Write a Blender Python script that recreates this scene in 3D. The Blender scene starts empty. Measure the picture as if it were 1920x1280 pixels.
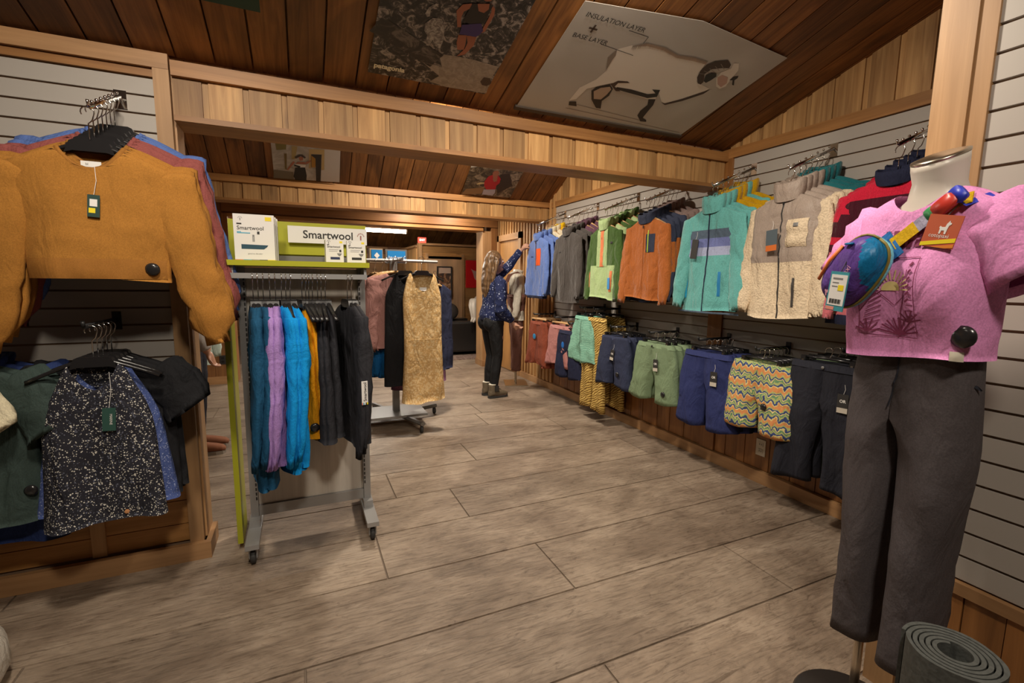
import bpy, math, random
from mathutils import Vector, Matrix, noise
random.seed(7)
S = bpy.context.scene
COL = S.collection
PI = math.pi

# ---------------------------------------------------------------- camera
CAM_H = 1.38
def make_camera():
    yaw, pitch, roll, f = 0.422084228, -0.129580510, 0.0122330767, 881.636395
    cy, sy, cp, sp = math.cos(yaw), math.sin(yaw), math.cos(pitch), math.sin(pitch)
    fw = Vector((sy*cp, cy*cp, sp)); r = Vector((cy, -sy, 0)); u = r.cross(fw)
    cr, sr = math.cos(roll), math.sin(roll)
    r2 = cr*r + sr*u; u2 = -sr*r + cr*u
    cd = bpy.data.cameras.new('camera'); cd.sensor_width = 36; cd.lens = f/1920*36
    cd.clip_start = 0.02; cd.clip_end = 60
    c = bpy.data.objects.new('camera', cd); COL.objects.link(c)
    m = Matrix(((r2.x, u2.x, -fw.x, 0), (r2.y, u2.y, -fw.y, 0), (r2.z, u2.z, -fw.z, CAM_H), (0, 0, 0, 1)))
    c.matrix_world = m
    S.camera = c
make_camera()
# ---------------------------------------------------------------- world, lamps, exposure
S.view_settings.view_transform = 'Standard'
S.view_settings.look = 'None'
S.view_settings.exposure = 0.0
S.view_settings.gamma = 1.0
S.view_settings.use_curve_mapping = False
w = bpy.data.worlds.new('world'); S.world = w; w.use_nodes = True
w.node_tree.nodes['Background'].inputs[0].default_value = (1.0, 0.86, 0.70, 1)
w.node_tree.nodes['Background'].inputs[1].default_value = 0.0      # a closed room
def area(name, loc, target, size, watts, color=(1, .86, .68), spread=PI):
    l = bpy.data.lights.new(name, 'AREA'); l.shape = 'DISK'; l.size = size; l.energy = watts; l.color = color; l.spread = spread
    o = bpy.data.objects.new(name, l); COL.objects.link(o); o.location = loc
    o.rotation_euler = (Vector(target)-Vector(loc)).to_track_quat('-Z', 'Y').to_euler()
    return o
WARM = (1, .885, .735)
# lamps on the near bay's ceiling, above and behind the frame
area('ceiling_lamp_left_offscreen', (-0.40, 1.25, 2.69), (-0.45, 2.2, 0.6), .22, 17, WARM, 2.5)
area('ceiling_lamp_right_offscreen', (1.00, 1.30, 2.67), (1.9, 1.95, 0.5), .22, 24, WARM, 2.6)
area('ceiling_lamp_behind_offscreen', (0.2, -0.6, 3.20), (0.8, 1.6, 0.6), .3, 24, WARM, 2.4)
# lamp under the middle bay's ridge, hidden by the front header: it throws the rail brackets' shadows on the slats
area('ceiling_lamp_middle_bay_offscreen', (1.25, 3.95, 2.98), (1.5, 4.6, 0.0), .25, 64, WARM, 2.8)
# lamps above the rear header that throw the two scallops on the back wall's header
area('ceiling_lamp_rear_bay_offscreen', (1.46, 6.60, 2.46), (1.46, 6.75, 0.0), .12, 16, WARM, 2.95)
area('ceiling_lamp_rear_bay_by_door_offscreen', (2.14, 6.60, 2.46), (2.14, 6.75, 0.0), .12, 16, WARM, 2.95)

# ---------------------------------------------------------------- mesh helpers
def link(o, parent=None):
    COL.objects.link(o)
    if parent is not None: o.parent = parent
    return o
def mobj(name, verts, faces, mat, parent=None, smooth=False, loc=None, idx=None):
    me = bpy.data.meshes.new(name); me.from_pydata([tuple(v) for v in verts], [], faces); me.update()
    for m in (mat if isinstance(mat, (list, tuple)) else [mat]): me.materials.append(m)
    if idx:
        me.polygons.foreach_set('material_index', idx)
    if smooth: me.polygons.foreach_set('use_smooth', [True]*len(me.polygons))
    o = bpy.data.objects.new(name, me)
    if loc is not None: o.location = loc
    return link(o, parent)
BF = [(0, 3, 2, 1), (4, 5, 6, 7), (0, 1, 5, 4), (1, 2, 6, 5), (2, 3, 7, 6), (3, 0, 4, 7)]
def boxv(x0, x1, y0, y1, z0, z1):
    return [(x0, y0, z0), (x1, y0, z0), (x1, y1, z0), (x0, y1, z0), (x0, y0, z1), (x1, y0, z1), (x1, y1, z1), (x0, y1, z1)]
def box(name, mat, x0, x1, y0, y1, z0, z1, parent=None):
    c = ((x0+x1)/2, (y0+y1)/2, (z0+z1)/2)
    hx, hy, hz = abs(x1-x0)/2, abs(y1-y0)/2, abs(z1-z0)/2
    return mobj(name, boxv(-hx, hx, -hy, hy, -hz, hz), BF, mat, parent, loc=c)
class MB:
    """collects shapes for ONE mesh"""
    def __init__(s): s.v = []; s.f = []; s.i = []
    def add(s, v, f, mi=0):
        n = len(s.v); s.v += [tuple(p) for p in v]; s.f += [tuple(a+n for a in q) for q in f]; s.i += [mi]*len(f); return s
    def box(s, x0, x1, y0, y1, z0, z1, mi=0): return s.add(boxv(x0, x1, y0, y1, z0, z1), BF, mi)
    def tube(s, pts, rad, n=8, mi=0, cap=True):
        v, f = tube(pts, rad, n, cap); return s.add(v, f, mi)
    def loft(s, rings, mi=0, caps=(True, True)):
        v, f = loft(rings, caps); return s.add(v, f, mi)
    def xf(s, m): s.v = [tuple(m @ Vector(p)) for p in s.v]; return s
    def build(s, name, mat, parent=None, smooth=False, loc=None):
        return mobj(name, s.v, s.f, mat, parent, smooth, loc, s.i if isinstance(mat, (list, tuple)) else None)
def loft(rings, caps=(True, True)):
    n = len(rings[0]); v = [p for r in rings for p in r]; f = []
    for j in range(len(rings)-1):
        for i in range(n):
            k = (i+1) % n; f.append((j*n+i, j*n+k, (j+1)*n+k, (j+1)*n+i))
    if caps[0]: f.append(tuple(range(n-1, -1, -1)))
    if caps[1]: f.append(tuple((len(rings)-1)*n+i for i in range(n)))
    return v, f
def tube(pts, rad, n=8, cap=True):
    pts = [Vector(p) for p in pts]; rings = []
    up = None
    for i, p in enumerate(pts):
        t = (pts[min(i+1, len(pts)-1)]-pts[max(i-1, 0)]).normalized()
        if up is None:
            up = Vector((0, 0, 1)) if abs(t.z) < .9 else Vector((1, 0, 0))
        a = t.cross(up)
        a = a.normalized() if a.length > 1e-5 else Vector((1, 0, 0)); b = a.cross(t).normalized(); up = b
        r = rad[i] if isinstance(rad, list) else rad
        rx, ry = r if isinstance(r, (list, tuple)) else (r, r)
        rings.append([p + a*rx*math.cos(2*PI*k/n) + b*ry*math.sin(2*PI*k/n) for k in range(n)])
    return loft(rings, (cap, cap))
def lathe(profile, n=24):
    rings = [[(r*math.cos(2*PI*k/n), r*math.sin(2*PI*k/n), z) for k in range(n)] for r, z in profile]
    return loft(rings)
def prism(pts, y0, y1):
    """polygon in xz extruded along y"""
    n = len(pts); v = [(x, y0, z) for x, z in pts]+[(x, y1, z) for x, z in pts]
    f = [tuple(range(n)), tuple(range(2*n-1, n-1, -1))]+[(i, i+n, (i+1) % n+n, (i+1) % n) for i in range(n)]
    return v, f
def thing(name, label, cat, loc=(0, 0, 0), rz=0, group=None):
    o = bpy.data.objects.new(name, None); o.empty_display_size = .05; COL.objects.link(o)
    o.location = loc; o.rotation_euler = (0, 0, rz)
    return tag(o, label, cat, group)
def tag(o, label, cat, group=None):
    o['label'] = label; o['category'] = cat
    if group: o['group'] = group
    return o
def struct(o):
    o['kind'] = 'structure'
    if o.type == 'MESH' and o.location.length > 0:      # keep the setting's origin at the world's
        o.data.transform(Matrix.Translation(o.location)); o.location = (0, 0, 0)
    return o
def copy_tree(o, parent=None):
    c = o.copy(); COL.objects.link(c); c.parent = parent
    for ch in list(o.children): copy_tree(ch, c)
    return c
def smooth01(t): t = max(0, min(1, t)); return t*t*(3-2*t)
def lerp(a, b, t): return a+(b-a)*t

# ---------------------------------------------------------------- materials
def newmat(name):
    m = bpy.data.materials.new(name); m.use_nodes = True; nt = m.node_tree
    return m, nt, nt.nodes, nt.links, nt.nodes['Principled BSDF']
def plain(name, col, rough=.6, metal=0.0, spec=.5, emit=None, es=0):
    m, nt, N, Lk, b = newmat(name)
    b.inputs['Base Color'].default_value = (*col, 1); b.inputs['Roughness'].default_value = rough
    b.inputs['Metallic'].default_value = metal; b.inputs['Specular IOR Level'].default_value = spec
    if emit: b.inputs['Emission Color'].default_value = (*emit, 1); b.inputs['Emission Strength'].default_value = es
    return m
def ramp(N, stops, interp='LINEAR'):
    r = N.new('ShaderNodeValToRGB'); e = r.color_ramp.elements; r.color_ramp.interpolation = interp
    while len(e) < len(stops): e.new(.5)
    for k, (p, c) in enumerate(stops): e[k].position = p; e[k].color = (*c, 1)
    return r
def mixc(N, Lk, mode, fac, a, b):
    x = N.new('ShaderNodeMix'); x.data_type = 'RGBA'; x.blend_type = mode
    for s, v in ((x.inputs[0], fac), (x.inputs[6], a), (x.inputs[7], b)):
        if hasattr(v, 'is_linked'): Lk.new(v, s)
        elif isinstance(v, (int, float)): s.default_value = v
        else: s.default_value = (*v, 1)
    return x.outputs[2]
def wood(name, dark, light, axis='Z', var=.35, rough=.55, knots=.6, grain=1.0, bump=.25, stain=0.0):
    m, nt, N, Lk, b = newmat(name)
    tc = N.new('ShaderNodeTexCoord'); oi = N.new('ShaderNodeObjectInfo')
    off = N.new('ShaderNodeVectorMath'); off.operation = 'SCALE'; off.inputs[0].default_value = (37, 53, 71); Lk.new(oi.outputs['Random'], off.inputs['Scale'])
    ad = N.new('ShaderNodeVectorMath'); Lk.new(tc.outputs['Object'], ad.inputs[0]); Lk.new(off.outputs[0], ad.inputs[1])
    def mp(s_along, s_across):
        q = N.new('ShaderNodeMapping'); sc = [s_across]*3; sc['XYZ'.index(axis)] = s_along; q.inputs['Scale'].default_value = sc
        Lk.new(ad.outputs[0], q.inputs[0]); return q.outputs[0]
    n1 = N.new('ShaderNodeTexNoise'); n1.inputs['Scale'].default_value = 1; n1.inputs['Detail'].default_value = 6; n1.inputs['Distortion'].default_value = .8; n1.inputs['Roughness'].default_value = .62
    Lk.new(mp(1.6*grain, 34*grain), n1.inputs[0])
    n2 = N.new('ShaderNodeTexNoise'); n2.inputs['Scale'].default_value = 1; n2.inputs['Detail'].default_value = 2
    Lk.new(mp(1.3, 5), n2.inputs[0])
    r1 = ramp(N, [(.30, dark), (.68, light)]); Lk.new(n1.outputs[0], r1.inputs[0])
    r2 = ramp(N, [(.3, (.72, .70, .68)), (.7, (1.12, 1.08, 1.0))]); Lk.new(n2.outputs[0], r2.inputs[0])
    c = mixc(N, Lk, 'MULTIPLY', 1.0, r1.outputs[0], r2.outputs[0])
    rr = ramp(N, [(0, (1-var, 1-var*1.08, 1-var*1.15)), (.5, (1, 1, 1)), (1, (1+var*.5, 1+var*.46, 1+var*.42))]); Lk.new(oi.outputs['Random'], rr.inputs[0])
    c = mixc(N, Lk, 'MULTIPLY', 1.0, c, rr.outputs[0])
    if knots:
        vo = N.new('ShaderNodeTexVoronoi'); vo.inputs['Scale'].default_value = 1; Lk.new(mp(2.2, 6.5), vo.inputs[0])
        rk = ramp(N, [(.07, (1, 1, 1)), (.17, (0, 0, 0))]); Lk.new(vo.outputs['Distance'], rk.inputs[0])
        mu = N.new('ShaderNodeMath'); mu.operation = 'MULTIPLY'; mu.inputs[1].default_value = knots; Lk.new(rk.outputs[0], mu.inputs[0])
        c = mixc(N, Lk, 'MIX', mu.outputs[0], c, tuple(q*.38 for q in dark))
    if stain:
        ns = N.new('ShaderNodeTexNoise'); ns.inputs['Scale'].default_value = 1; ns.inputs['Detail'].default_value = 5; ns.inputs['Distortion'].default_value = 1.5
        Lk.new(mp(1.1, 2.2), ns.inputs[0])
        rs = ramp(N, [(.50, (1, 1, 1)), (.66, (1-stain,)*3)]); Lk.new(ns.outputs[0], rs.inputs[0])
        c = mixc(N, Lk, 'MULTIPLY', 1.0, c, rs.outputs[0])
    Lk.new(c, b.inputs['Base Color']); b.inputs['Roughness'].default_value = rough
    bp = N.new('ShaderNodeBump'); bp.inputs['Strength'].default_value = bump; bp.inputs['Distance'].default_value = .002
    Lk.new(n1.outputs[0], bp.inputs['Height']); Lk.new(bp.outputs[0], b.inputs['Normal'])
    return m
def fabric(name, col, rough=.85, wr=.75, weave=260, var=.16, sheen=.0, col2=None, fuzz=0.0, heather=0.0, quilt=False):
    m, nt, N, Lk, b = newmat(name)
    tc = N.new('ShaderNodeTexCoord')
    n1 = N.new('ShaderNodeTexNoise'); n1.inputs['Scale'].default_value = 7; n1.inputs['Detail'].default_value = 4; n1.inputs['Distortion'].default_value = .7
    mp = N.new('ShaderNodeMapping'); mp.inputs['Scale'].default_value = (1.7, 1.7, .75); mp.inputs['Rotation'].default_value = (.2, .35, 0); Lk.new(tc.outputs['Object'], mp.inputs[0]); Lk.new(mp.outputs[0], n1.inputs[0])
    n2 = N.new('ShaderNodeTexNoise'); n2.inputs['Scale'].default_value = weave; n2.inputs['Detail'].default_value = 2; Lk.new(tc.outputs['Object'], n2.inputs[0])
    r = ramp(N, [(.3, tuple(q*(1-var) for q in col)), (.7, tuple(min(1, q*(1+var)) for q in (col2 or col)))])
    Lk.new(n2.outputs[0], r.inputs[0])          # weave only: folds are shaded by the light
    Lk.new(r.outputs[0], b.inputs['Base Color'])
    b.inputs['Roughness'].default_value = rough; b.inputs['Specular IOR Level'].default_value = .25
    if sheen:
        b.inputs['Sheen Weight'].default_value = sheen; b.inputs['Sheen Roughness'].default_value = .4
    b1 = N.new('ShaderNodeBump'); b1.inputs['Strength'].default_value = wr; b1.inputs['Distance'].default_value = .038; Lk.new(n1.outputs[0], b1.inputs['Height'])
    b2 = N.new('ShaderNodeBump'); b2.inputs['Strength'].default_value = .25+fuzz; b2.inputs['Distance'].default_value = .001+.004*fuzz
    Lk.new(n2.outputs[0], b2.inputs['Height']); Lk.new(b1.outputs[0], b2.inputs['Normal']); Lk.new(b2.outputs[0], b.inputs['Normal'])
    m['shade'] = 1
    return m
def spots(name, base, dots, scale, thr=.28, col3=None):
    m = fabric(name, base); nt = m.node_tree; N = nt.nodes; Lk = nt.links; b = N['Principled BSDF']
    tc = N.new('ShaderNodeTexCoord'); vo = N.new('ShaderNodeTexVoronoi'); vo.inputs['Scale'].default_value = scale; Lk.new(tc.outputs['Object'], vo.inputs[0])
    nz = N.new('ShaderNodeTexNoise'); nz.inputs['Scale'].default_value = scale*.45; Lk.new(tc.outputs['Object'], nz.inputs[0])
    ad = N.new('ShaderNodeMath'); ad.operation = 'SUBTRACT'; Lk.new(nz.outputs[0], ad.inputs[0]); Lk.new(vo.outputs['Distance'], ad.inputs[1])
    r = ramp(N, [(thr-.02, (0, 0, 0)), (thr+.04, (1, 1, 1))]); Lk.new(ad.outputs[0], r.inputs[0])
    old = b.inputs['Base Color'].links[0].from_socket
    d = dots
    if col3:
        rc = ramp(N, [(.4, dots), (.6, col3)], 'CONSTANT'); Lk.new(vo.outputs['Color'], rc.inputs[0]); d = rc.outputs[0]
    Lk.new(mixc(N, Lk, 'MIX', r.outputs[0], old, d), b.inputs['Base Color'])
    return m
def chrome_mat(): return plain('chrome', (.75, .73, .70), .12, 1.0)
def c8(r, g, b):
    f = lambda v: ((v/255+.055)/1.055)**2.4 if v > 10 else v/255/12.92
    return (f(r), f(g), f(b))

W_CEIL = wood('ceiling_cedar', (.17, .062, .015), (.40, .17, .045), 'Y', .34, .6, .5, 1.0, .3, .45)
W_CEDAR = wood('cedar_boards', (.38, .195, .07), (.66, .40, .17), 'Z', .34, .55, .45)
W_CEDARX = wood('cedar_rail', (.34, .155, .05), (.50, .25, .085), 'X', .18, .5, .3)
W_CEDARY = wood('cedar_rail_along_wall', (.34, .155, .05), (.50, .25, .085), 'Y', .18, .5, .3)
W_POST = wood('fir_post', (.42, .24, .11), (.56, .34, .17), 'Z', .14, .5, .1, .8)
W_POSTX = wood('fir_rail', (.40, .22, .10), (.53, .31, .15), 'X', .14, .5, .1, .8)
W_POSTY = wood('fir_rail_y', (.40, .22, .10), (.53, .31, .15), 'Y', .14, .5, .1, .8)
W_PLANKX = wood('knotty_pine_planks', (.38, .18, .05), (.56, .29, .10), 'X', .2, .5, .7)
W_WAIN = wood('wainscot_boards', (.26, .11, .032), (.40, .18, .055), 'Z', .28, .45, .35)
W_DARK = wood('dark_panelling', (.22, .095, .034), (.36, .17, .06), 'Z', .2, .55, .2)
W_DARKX = wood('dark_header', (.22, .095, .034), (.36, .17, .06), 'X', .2, .5, .2)
W_SIDING = wood('horizontal_siding', (.36, .18, .06), (.55, .30, .11), 'X', .2, .5, .6)
W_HANG = wood('hanger_wood', (.50, .29, .12), (.66, .42, .20), 'X', .2, .4, 0)
M_SLAT = plain('slatwall_laminate', (.47, .43, .385), .5)
M_GROOVE = plain('slatwall_core_board', (.28, .175, .105), .7)
M_CHROME = chrome_mat()
M_BLACKM = plain('black_metal', (.015, .015, .016), .45)
M_BLACKP = plain('black_plastic', (.018, .017, .018), .22)
M_GREYM = plain('grey_metal', (.34, .335, .33), .38, .35)
M_GREYD = plain('grey_metal_dark', (.20, .195, .19), .4, .4)
M_LIME = plain('lime_laminate', (.40, .40, .020), .4)
M_WHITE = plain('white_card', (.80, .78, .75), .55)
M_PANEL = wood('pale_panel', (.55, .52, .48), (.68, .65, .61), 'Z', .05, .5, 0, 1.0, .05)
M_DARKBACK = plain('dark_back', (.05, .04, .03), .8)
M_INK = plain('ink_black', (.025, .023, .022), .6)
M_GREY_INK = plain('ink_grey', (.22, .22, .22), .6)
M_YEL = plain('sticker_yellow', (.85, .68, .02), .5)
M_RUBBER = plain('rubber', (.03, .03, .03), .6)
M_PLASTER = plain('plaster', (.42, .36, .29), .8)
M_OUTLET = plain('almond_plastic', (.70, .64, .52), .4)

# ================================================================ SETTING
XW = 2.90            # right wall face
def floor_mat():
    m, nt, N, Lk, b = newmat('stamped_concrete')
    g = N.new('ShaderNodeNewGeometry'); oi = N.new('ShaderNodeObjectInfo')
    def nz(sx, sy, det, dist=0, rough=.6):
        q = N.new('ShaderNodeMapping'); q.inputs['Scale'].default_value = (sx, sy, 1); Lk.new(g.outputs['Position'], q.inputs[0])
        n = N.new('ShaderNodeTexNoise'); n.inputs['Scale'].default_value = 1; n.inputs['Detail'].default_value = det; n.inputs['Distortion'].default_value = dist; n.inputs['Roughness'].default_value = rough
        Lk.new(q.outputs[0], n.inputs[0]); return n.outputs[0]
    base = ramp(N, [(.30, (.19, .140, .100)), (.50, (.305, .234, .172)), (.72, (.42, .335, .255))]); Lk.new(nz(2.2, 3.6, 8, .6, .7), base.inputs[0])
    gr = nz(7, 60, 8, 1.2, .7)
    rg = ramp(N, [(.34, (.50, .46, .43)), (.5, (1, 1, 1)), (.72, (1.28, 1.26, 1.24))]); Lk.new(gr, rg.inputs[0])
    c = mixc(N, Lk, 'MULTIPLY', .9, base.outputs[0], rg.outputs[0])
    sp = nz(9, 16, 6, 1.5, .75); rs = ramp(N, [(.30, (.34, .30, .28)), (.42, (1, 1, 1))]); Lk.new(sp, rs.inputs[0])
    c = mixc(N, Lk, 'MULTIPLY', .65, c, rs.outputs[0])
    st = nz(1.1, 2.0, 5, 1.0, .6); r2 = ramp(N, [(.36, (.58, .54, .52)), (.56, (1, 1, 1))]); Lk.new(st, r2.inputs[0])
    c = mixc(N, Lk, 'MULTIPLY', .75, c, r2.outputs[0])
    rr = ramp(N, [(0, (.9, .9, .9)), (1, (1.1, 1.1, 1.1))]); Lk.new(oi.outputs['Random'], rr.inputs[0])
    c = mixc(N, Lk, 'MULTIPLY', 1, c, rr.outputs[0])
    Lk.new(c, b.inputs['Base Color']); b.inputs['Roughness'].default_value = .48
    bp = N.new('ShaderNodeBump'); bp.inputs['Strength'].default_value = .5; bp.inputs['Distance'].default_value = .006; Lk.new(gr, bp.inputs['Height'])
    bq = N.new('ShaderNodeBump'); bq.inputs['Strength'].default_value = .4; bq.inputs['Distance'].default_value = .008; Lk.new(sp, bq.inputs['Height']); Lk.new(bp.outputs[0], bq.inputs['Normal'])
    Lk.new(bq.outputs[0], b.inputs['Normal'])
    return m
M_FLOOR = floor_mat()
M_JOINT = plain('floor_joint', (.16, .120, .088), .9)
floor = struct(box('floor', M_JOINT, -3.2, 6.0, -3.0, 13.0, -.10, -.006))
cross = {1.25: [-.04, 1.985], 1.65: [1.08], 2.05: [.315], 2.46: [.85], 2.86: [.50], 3.26: [1.185], .85: [.95], .45: [.1], 3.65: [.2], 4.05: [1.6]}
yrow = -2.75; k = 0
while yrow < 8.4:
    c0 = None
    for key in cross:
        if abs(key-yrow) < .07: c0 = cross[key][0]
    if c0 is None: c0 = (k*.77) % 2.03
    xs = [c0+2.03*j for j in range(-4, 5)]
    xs = [-3.2]+[x for x in xs if -3.15 < x < XW-.05]+[XW+.02 if yrow < 6.9 else 5.0]
    for a, b_ in zip(xs, xs[1:]):
        mb = MB(); e = .0035; y1 = yrow+.402
        mb.add([(a+e, yrow+e, -.006), (b_-e, yrow+e, -.006), (b_-e, y1-e, -.006), (a+e, y1-e, -.006),
                (a+e+.001, yrow+e+.001, 0), (b_-e-.001, yrow+e+.001, 0), (b_-e-.001, y1-e-.001, 0), (a+e+.001, y1-e-.001, 0)], BF)
        mb.build('floor_plank', M_FLOOR, floor)
    yrow += .402; k += 1

# ---- right wall
wr = struct(box('wall_right', M_GROOVE, XW, XW+.10, .5, 7.1, 0, 3.6))
def slats(parent, axis, plane, a0, a1, z0, z1, side, pitch=.0762):
    n = int(round((z1-z0)/pitch)); p = (z1-z0)/n
    for i in range(n):
        zz0 = z0+i*p+.004; zz1 = z0+(i+1)*p-.0045
        if axis == 'Y': box('slat', M_SLAT, plane-.012, plane, a0, a1, zz0, zz1, parent)
        else: box('slat', M_SLAT, a0, a1, plane-.012, plane, zz0, zz1, parent)
slats(wr, 'Y', XW, .90, 2.565, .50, 2.27, -1)
slats(wr, 'Y', XW, 2.695, 5.16, .50, 2.27, -1)
box('post', W_WAIN, XW-.03, XW, 2.565, 2.695, .09, 2.27, wr)
box('trim', W_CEDARY, XW-.03, XW, .90, 5.34, 2.27, 2.335, wr)
box('chair_rail', W_CEDARY, XW-.025, XW, .90, 5.16, .47, .50, wr)
y = .90; k = 0
while y < 5.15:
    wd = (.092, .064, .105)[k % 3]; y1 = min(y+wd, 5.16)
    if y < 2.565 < y1: y1 = 2.565
    if y1 > 2.5655 and y < 2.69: y = 2.695; y1 = 2.695+wd
    if True: box('wainscot_board', W_WAIN, XW-(.012 if k % 2 else .016), XW, y+.0015, y1-.0015, .09, .47, wr)
    y = y1; k += 1
y = 5.16; k = 0
while y < 6.05:
    wd = .055 if k % 2 else .038; y1 = y+wd
    box('panel_board', W_CEDAR, XW-(.02 if k % 2 else .034), XW, y+.001, y1-.001, .09, 2.6, wr)
    y = y1; k += 1
DY0 = y
y = DY0; k = 0
while y < 7.0:
    wd = .055 if k % 2 else .038; y1 = y+wd
    box('panel_board', W_CEDAR, XW-(.02 if k % 2 else .034), XW, y+.001, y1-.001, 2.06, 2.6, wr)
    y = y1; k += 1
struct(box('baseboard_right', W_POSTY, XW-.045, XW-.0005, .90, DY0, 0, .085))
CEIL1 = lambda y: 2.335+.30*(2.65-y)
# gable boards over the slat wall, bay 1 and bay 2
y = .45; k = 0
while y < 2.55:
    wd = .13 if k % 2 == 0 else .03; y1 = min(y+wd, 2.60); d = .018 if k % 2 == 0 else .008
    v = [(XW-d, y, 2.335), (XW-d, y1-.001, 2.335), (XW-d, y1-.001, CEIL1(y1)-.0), (XW-d, y, CEIL1(y)),
         (XW, y, 2.335), (XW, y1-.001, 2.335), (XW, y1-.001, CEIL1(y1)), (XW, y, CEIL1(y))]
    c = Vector((XW-d/2, (y+y1)/2, 2.5))
    mobj('gable_board', [Vector(p)-c for p in v], [(3, 2, 1, 0), (4, 5, 6, 7), (0, 1, 5, 4), (1, 2, 6, 5), (2, 3, 7, 6), (3, 0, 4, 7)], W_CEDAR, wr, loc=c)
    y = y1; k += 1
CEIL2 = lambda y: 2.335+.565*(5.33-y) if y > 4.0 else 2.335+.565*(5.33-4.0)-(4.0-y)*.58
y = 2.80; k = 0
while y < 5.28:
    wd = .13 if k % 2 == 0 else .03; y1 = min(y+wd, 5.30); d = .018 if k % 2 == 0 else .008
    v = [(XW-d, y, 2.335), (XW-d, y1-.001, 2.335), (XW-d, y1-.001, CEIL2(y1)), (XW-d, y, CEIL2(y)),
         (XW, y, 2.335), (XW, y1-.001, 2.335), (XW, y1-.001, CEIL2(y1)), (XW, y, CEIL2(y))]
    c = Vector((XW-d/2, (y+y1)/2, 2.5))
    mobj('gable_board', [Vector(p)-c for p in v], [(3, 2, 1, 0), (4, 5, 6, 7), (0, 1, 5, 4), (1, 2, 6, 5), (2, 3, 7, 6), (3, 0, 4, 7)], W_CEDAR, wr, loc=c)
    y = y1; k += 1
# ---- door in the right wall
d1 = struct(thing('door_1', 'd', 'd')); del d1['label']; del d1['category']
box('door_panel', wood('door_veneer', (.45, .23, .08), (.56, .31, .12), 'Z', .05, .4, 0), XW+.02, XW+.06, DY0+.08, 6.92, 0, 1.98, d1)
wr_cut = None
for a, b_ in ((DY0, DY0+.09), (6.90, 6.99)): box('door_casing', W_POST, XW-.05, XW-.001, a, b_, 0, 2.06, d1)
box('door_casing', W_POSTY, XW-.05, XW-.001, DY0, 6.99, 1.97, 2.06, d1)
box('door_panel_face', wood('door_veneer_face', (.45, .23, .08), (.56, .31, .12), 'Z', .05, .4, 0), XW-.012, XW-.001, DY0+.09, 6.90, .01, 1.97, d1)

# ---- near partition on the right (slat wall behind the mannequin)
XN = 1.80
wn = struct(box('wall_partition', M_GROOVE, XN, XN+.14, -2.6, .84, 0, 2.86))
slats(wn, 'Y', XN, -2.6, .729, .495, 2.55, -1)
box('trim_post', W_POST, XN-.022, XN, .729, .771, 0, 2.86, wn)
box('trim_post', W_POST, XN-.03, XN, .7715, .842, 0, 2.86, wn)
box('end_board', W_POST, XN-.03, XN+.14, .842, .86, 0, 2.86, wn)
box('chair_rail', W_POSTY, XN-.028, XN, -2.6, .729, .455, .492, wn)
y = -2.6; k = 0
while y < .72:
    y1 = min(y+.095, .729); box('wainscot_board', W_WAIN, XN-(.012 if k % 2 else .016), XN, y+.0015, y1-.0015, .08, .455, wn); y = y1; k += 1
box('base_trim', W_POSTY, XN-.035, XN-.0165, -2.6, .729, 0, .08, wn)

# ---- left partition
wl = struct(box('wall_left', M_GROOVE, -1.95, -.49, 2.652, 2.80, 0, 2.33))
slats(wl, 'X', 2.652, -1.95, -.545, .545, 2.235, -1)
box('trim_top', W_POSTX, -1.95, -.486, 2.61, 2.80, 2.272, 2.335, wl)
box('trim', W_CEDARX, -1.95, -.545, 2.628, 2.652, 2.237, 2.270, wl)
box('post', W_POST, -.545, -.486, 2.612, 2.652, .085, 2.2715, wl)
box('end_board', W_POST, -.49, -.478, 2.653, 2.80, .085, 2.2715, wl)
box('ledge', W_POSTX, -1.95, -.545, 2.622, 2.652, .505, .543, wl)
box('stile', W_POST, -.925, -.872, 2.628, 2.6395, .085, .505, wl)
for i, (a, b_) in enumerate(((.085, .175), (.175, .295), (.295, .40), (.40, .505))):
    box('plank', W_PLANKX, -1.95, -.545, 2.640, 2.652, a+.002, b_-.002, wl)
box('baseboard', W_POSTX, -1.95, -.455, 2.585, 2.6115, 0, .085, wl)
box('baseboard_end', W_POSTY, -.4775, -.455, 2.612, 2.80, 0, .085, wl)

# ---- ceiling
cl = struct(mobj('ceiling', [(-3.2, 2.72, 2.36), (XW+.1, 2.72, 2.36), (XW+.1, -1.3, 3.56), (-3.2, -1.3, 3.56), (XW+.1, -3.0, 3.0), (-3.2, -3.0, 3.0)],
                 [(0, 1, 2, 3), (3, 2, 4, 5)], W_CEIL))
def ceil_boards(parent, xs0, xs1, pitch, phase, y0, z0, y1, z1, mat):
    ang = math.atan2(z0-z1, y1-y0)      # slope: low at y1
    ln = math.hypot(y1-y0, z1-z0); x = phase
    while x > xs0: x -= pitch
    while x < xs1:
        a = max(x+.004, xs0); b_ = min(x+pitch-.004, xs1)
        if b_-a > .02:
            th = .02
            o = mobj('ceiling_board', boxv(-(b_-a)/2, (b_-a)/2, -ln/2, ln/2, 0, th), BF, mat, parent,
                     loc=((a+b_)/2, (y0+y1)/2, (z0+z1)/2+random.uniform(-.002, .003)))
            o.rotation_euler = (-ang, 0, 0)
        x += pitch
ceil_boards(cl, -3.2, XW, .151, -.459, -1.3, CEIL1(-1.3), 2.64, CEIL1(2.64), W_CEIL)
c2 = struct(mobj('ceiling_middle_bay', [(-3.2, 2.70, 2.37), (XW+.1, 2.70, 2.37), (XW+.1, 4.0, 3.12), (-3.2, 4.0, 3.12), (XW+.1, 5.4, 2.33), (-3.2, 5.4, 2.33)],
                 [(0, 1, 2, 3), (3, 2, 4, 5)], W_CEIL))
ceil_boards(c2, -3.2, XW, .151, -.40, 4.0, CEIL2(4.0), 5.34, CEIL2(5.34), W_CEIL)
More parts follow.
